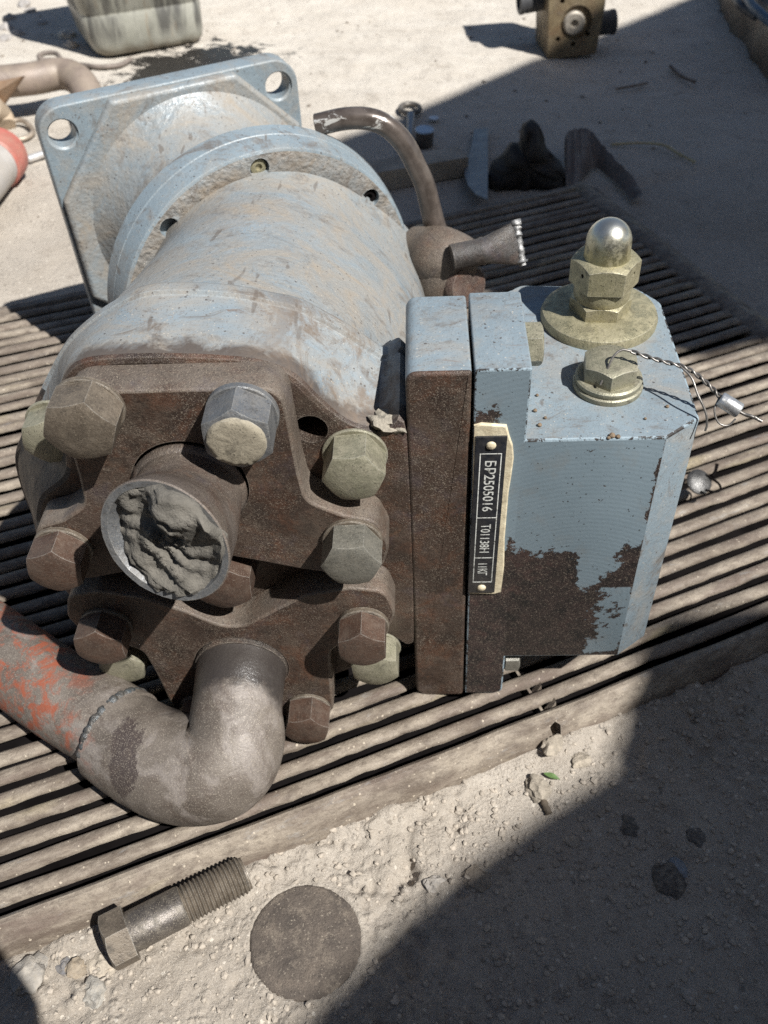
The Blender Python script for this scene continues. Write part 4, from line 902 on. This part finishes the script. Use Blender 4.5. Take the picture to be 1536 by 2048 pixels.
# grey pipe with a red collar
rp0, rp1 = at(-75, 400, 28), at(8, 300, 28); axp = (rp1-rp0).normalized(); rp = empty('grey_pipe', rp0*MM); L_ = (rp1-rp0).length
mb = MB(); lathe(mb, [(27, -40), (27, L_-34)], (0, 0, 0), axp, 40); mb.build('tube', plain('pale_grey_paint', (.40, .38, .36), .5, 0, .2, 40, .2, .4), rp, 40)
mb = MB(); lathe(mb, [(27.5, L_-36), (29.5, L_-34), (29.8, L_-10), (28, L_-5), (22, L_-5), (21, L_-24)], (0, 0, 0), axp, 40); mb.build('collar', plain('faded_red_paint', (.38, .095, .075), .5, 0, .25, 25, .3, .45), rp, 40)
tag(rp, 'grey pipe end with a faded red collar at the left edge', 'pipe')
mb = MB(); q0, q1 = at(55, 319, 5), at(110, 300, 5); lathe(mb, [(3.2, 0), (4, .8), (4, (q1-q0).length)], q0, q1-q0, 18); tag(mb.build('metal_rod', plain('white_metal', (.68, .66, .64), .3, .6, .15, 10, .1), None, 40), 'short white metal rod on the dirt left of the flange', 'rod')
# ring spanner, pot, coin, blade, board
sp = empty('ring_spanner', at(825, 225, 4)*MM); o_ = at(825, 225, 4)
mb = MB(); c_ = at(820, 217, 5)-o_; f1, f2, _ = basis((0, 0, 1)); rows = []
for k in range(33):
    a = 2*math.pi*k/32; cc = c_+Vector((12.5*math.cos(a), 15*math.sin(a), 0)); dd = Vector((math.cos(a), math.sin(a), 0)); rows.append([cc+dd*(3.2*math.cos(b))+Vector((0, 0, 3.2*math.sin(b))) for b in [2*math.pi*j/10 for j in range(10)]])
mb.loft(rows, False, False); mb.build('ring', plain('dark_spanner_steel', (.14, .125, .11), .5, .5), sp, 60)
mb = MB(); tube(mb, [at(822, 231, 5)-o_, at(820, 262, 5)-o_, at(815, 305, 5)-o_], [5.5, 4.5, 4.5], 10); mb.build('shaft', plain('grey_spanner_steel', (.22, .23, .25), .45, .5), sp, 60)
tag(sp, 'ring spanner lying at the shadow edge behind the curved tube', 'spanner')
pt = at(848, 291, 0); mb = MB(); lathe(mb, [(10.2, 0), (10.8, 1), (10.8, 17), (11.3, 18)], pt, (0, 0, 1), 28, 0); lathe(mb, [(11.2, 18), (11.2, 19.2), (10.4, 20), (.2, 20)], pt, (0, 0, 1), 28, 1)
tag(mb.build('small_pot', [plain('dark_pot_side', (.10, .085, .075), .6), plain('pale_blue_lid', (.34, .44, .56), .35)], None, 40), 'small round metal pot with a pale blue lid beside the spanner', 'pot')
cn = at(868, 238, 2); mb = MB(); lathe(mb, [(6, 0), (6.4, .4), (6.4, 1.6), (6, 2)], cn, (0, 0, 1), 24); tag(mb.build('metal_washer', plain('pale_washer', (.50, .50, .52), .4, .6), None, 40), 'little pale metal disc on the dirt beyond the blue-lidded pot', 'washer')
bl = [(948, 262), (976, 258), (976, 300), (975, 402), (952, 392), (936, 374), (929, 352), (931, 330), (938, 312), (944, 290)]
bl3 = [at(x, y, 4+12*max(0, (y-300)/100)) for x, y in bl]; mb = MB(); mb.loft([[p for p in bl3], [p+Vector((0, 0, 2)) for p in bl3]])
tag(mb.build('steel_offcut', plain('dull_blue_steel', (.20, .215, .225), .45, .4, .15, 30, .15), None, 30), 'flat curved dull steel offcut leaning on the far rail of the grille', 'steel offcut')
b0, b1 = at(655, 402, 0), at(935, 352, 0); dxb = (b1-b0).normalized(); nyb = Vector((-dxb.y, dxb.x, 0)); mb = MB()
pl_ = [b0+nyb*0, b1, b1+nyb*30, b0+nyb*30]; mb.loft([[p for p in pl_], [p+Vector((0, 0, 22)) for p in pl_]])
tag(mb.build('wooden_board', plain('grey_board_wood', (.30, .26, .21), .85, 0, .3, 40, .5), None, 30), 'weathered flat board lying behind the grille under the curved tube', 'board')
# rubber lump and torn metal scrap at the far corner
Yl = 985
oul = [(972, 405), (976, 352), (984, 332), (1004, 318), (1020, 297), (1038, 294), (1041, 272), (1048, 255), (1060, 247), (1078, 252), (1088, 272), (1094, 298), (1108, 312), (1124, 330), (1132, 352), (1134, 385), (1060, 408), (1010, 420)]
def upright(name, px, Y, th, mat, lab, cat, kk=.5, sc_=.03):
    P3 = [at_y(x, y, Y) for x, y in px]; c = sum(P3, Vector())/len(P3); mb = MB(); rows = []
    out_ = catmull(P3, 4, True)
    for s_, dy in ((.05, -th*.62), (.45, -th*.6), (.75, -th*.45), (.92, -th*.25), (1, 0), (.97, th*.3), (.8, th*.6), (.4, th*.75), (.05, th*.78)):
        row = []
        for p in out_:
            q = c+(p-c)*s_; q = Vector((q.x, Y+dy, q.z)); n_ = mnoise.noise(q*sc_*2)*th*kk; n2 = mnoise.noise(q*sc_*5)*th*kk*.35; q.y += (n_+n2); q.z = max(q.z, -2); row.append(q)
        rows.append(row)
    mb.loft(rows); o = mb.build(name, mat, None, 180); tag(o, lab, cat); return o
upright('rubber_scrap', oul, Yl, 30, plain('black_rubber', (.022, .018, .015), .75, 0, .4, 20, .6), 'black crumpled rubber scrap standing at the far edge of the grille', 'rubber scrap')
mb = MB(); rows = []
tp = [(1128, 300, 22), (1132, 270, 30), (1150, 258, 32), (1180, 262, 30), (1202, 288, 24), (1232, 322, 18), (1262, 352, 12), (1286, 392, 6)]
bt = [(1132, 374, 3), (1134, 372, 3), (1152, 370, 3), (1176, 344, 4), (1192, 336, 4), (1214, 352, 4), (1240, 374, 3), (1264, 402, 2)]
T_ = catmull([at(*q) for q in tp], 8); B2 = catmull([at(*q) for q in bt], 8)
for i in range(len(T_)):
    j = Vector((0, 0, 3.2*mnoise.noise(Vector((i*.55, 1, 0)))+1.6*mnoise.noise(Vector((i*1.7, 4, 0))))); a_ = T_[i]+j; b_ = B2[i]; m_ = a_.lerp(b_, .5)+Vector((0, -4*mnoise.noise(Vector((i*.3, 8, 0))), 2)); w_ = Vector((1.2, 1.2, 0)); rows.append([a_, m_, b_, b_+w_, m_+w_, a_+w_])
mb.loft(rows); tag(mb.build('torn_sheet', rust('torn_rusty_sheet', (.12, .085, .062), .4, .1, .5), None, 50), 'torn curled strip of rusty sheet metal at the far right corner of the grille', 'scrap metal')
# valve block
vA, vB = at(1094, 120, 0), at(1191, 116, 0); vx = (vB-vA).normalized(); vy = Vector((-vx.y, vx.x, 0)); vw = (vB-vA).length
rl = Matrix.Rotation(math.radians(-4.0), 3, 'Y')
vb = empty('valve_block', vA*MM, Matrix((vx, vy, Vector((0, 0, 1)))).transposed() @ rl); tag(vb, 'rusty brown square valve block with side ports standing on the far dirt at the top', 'valve block')
VM = rust('tan_rusty_block', (.22, .155, .085), .35, .2, .3); VM2 = plain('dark_port_steel', (.075, .075, .078), .55, .3)
mb = MB(); pl_ = rpoly([(0, 0, 3), (vw, 0, 3), (vw+7, 60, 3), (vw+9, 165, 4), (-3, 165, 4), (-2, 60, 3)], 3); prism(mb, pl_, 0, 72, lambda x, y, z: Vector((x, z, y)), 1.5, 1.5); vo = mb.build('body', VM, vb, 35)
cut = MB(); cxv, czv = vw*.52, 44
lathe(cut, [(22, -3), (22, 5)], Vector((cxv+2, 0, czv+1)), (0, 1, 0), 36); boolean(vo, cut); cut = MB()
for x, z in ((17, 74), (60, 76), (14, 26), (56, 28), (36, 17)): lathe(cut, [(3.6, -3), (3.6, 14)], Vector((x, 0, z)), (0, 1, 0), 14)
boolean(vo, cut)
mb = MB(); lathe(mb, [(13.5, -6), (15.5, 2), (15.5, 5), (13, 8), (6, 8), (4, 3), (.1, 3)], Vector((cxv-1, 6, czv)), (0, -1, 0), 32); mb.build('spool_plug', plain('pale_plug', (.34, .30, .25), .5, .3, .3, 8, .3), vb, 35)
mb = MB(); lathe(mb, [(15, 0), (16.5, 20), (16.5, 27), (17.5, 28), (17.5, 33), (15, 34), (12, 34), (12, 20)], Vector((-2, 34, 70)), (-1, 0, 0), 32); mb.build('port', VM2, vb, 35)
mb = MB(); lathe(mb, [(14, 0), (15.5, 6), (15.5, 22), (16.5, 23), (16.5, 28), (14, 29)], Vector((vw+3, 28, 31)), (1, 0, 0), 32); mb.build('port', VM2, vb, 35)
# rusted machine part, top right
mp = empty('rusted_machine_part', at(1500, 60, 0)*MM); o_ = at(1500, 60, 0)
pxs = [(1438, -30), (1440, 10), (1452, 48), (1470, 72), (1488, 92), (1506, 122), (1528, 152), (1560, 176), (1640, 200), (1700, 100), (1700, -90), (1480, -110)]
base_ = [at(x, y, 0)-o_ for x, y in pxs]; out_ = catmull(base_, 4, True); cc = sum(out_, Vector())/len(out_); rows = []
for s_, h in ((1.0, 0), (1.02, 20), (.97, 42), (.93, 58), (.82, 66), (.55, 70), (.2, 66), (.03, 66)):
    rows.append([(lambda q: q+Vector((mnoise.noise(q*.03)*9, mnoise.noise(q*.03+Vector((9, 0, 0)))*9, mnoise.noise(q*.04)*(9 if h > 10 else 0))))(cc+(p-cc)*s_+Vector((0, 0, h))) for p in out_])
mb = MB(); mb.loft(rows); mb.build('casting', rust('dark_rusty_casting', (.115, .082, .058), .6, .4, .5), mp, 50)
mb = MB(); tube(mb, [at(1490, -20, 78)-o_, at(1500, 6, 82)-o_, at(1520, 26, 82)-o_, at(1550, 50, 78)-o_, at(1600, 70, 78)-o_], 6, 16); mb.build('hose', plain('dull_blue_hose', (.07, .11, .16), .5), mp, 60)
mb = MB(); tube(mb, [at(1465, -10, 70)-o_, at(1478, 8, 74)-o_, at(1492, 20, 72)-o_, at(1512, 34, 70)-o_], 5, 12); mb.build('rod', VM2, mp, 60)
tag(mp, 'dark rusted machine casting with a blue hose in the shade at the top right corner', 'machine part')

# ------------------------------------------------------------------ shade: two unseen sheets added and cut to the shadow outlines, and an added post
def shade_caster(name, shadow, h, label):                # outline on the ground that the sheet shades, sheet at height h
    k = h/-SUN.z; pts = [Vector((x-SUN.x*k, y-SUN.y*k, h)) for x, y in shadow]; mb = MB(); mb.loft([[p for p in pts], [p+Vector((0, 0, 12)) for p in pts]])
    r = mb.build(name, plain(name+'_rust', (.20, .17, .15), .7, .2), None, 30); tag(r, label, 'shade sheet'); return r
shade_caster('shade_sheet', [(-60, 1085), (20, 1159), (495, 1635), (1500, 2640), (2600, 2640), (2600, 900), (1500, 800), (345, 668), (300, 655), (262, 640), (180, 668), (112, 705), (40, 800), (-40, 930)], 1700, 'unseen far sheet added to shade the back of the yard')
shade_caster('shade_sheet', [(-30, 132), (35, 193), (92, 232), (132, 257), (143, 285), (150, 335), (170, 362), (248, 372), (420, 395), (1500, 560), (2600, 500), (2600, -900), (600, -1300), (-160, -40)], 1500, 'unseen near sheet added to shade the front of the yard')
mb = MB(); tube(mb, [(-127, -260, -10), (-71, -190, 175), (26, -78, 430), (31, -72, 462)], [44, 44, 44, 32], 20, smooth=False); tag(mb.build('leaning_post', plain('post_wood', (.2, .15, .1), .85), None, 40), 'unseen round post added to cast the shadow of the person at the viewpoint', 'added post')  # added in place of the person holding the camera, for the shadow only

def wall(name, x0, x1, y0, y1, h, lab):
    mb = MB(); mb.box(x0, x1, y0, y1, -20, h); tag(mb.build(name, plain(name+'_plaster', (.16, .14, .12), .9), None), lab, 'added wall')
wall('sky_block_wall', -1500, 2700, -1500, -1350, 2600, 'unseen dark wall added behind the viewpoint to cut the sky light')  # added out of view to hold back sky light from behind
#wall('side_wall', 2620, 2770, -1340, 2700, 1690, 'side wall of the workshop to the right of the yard')
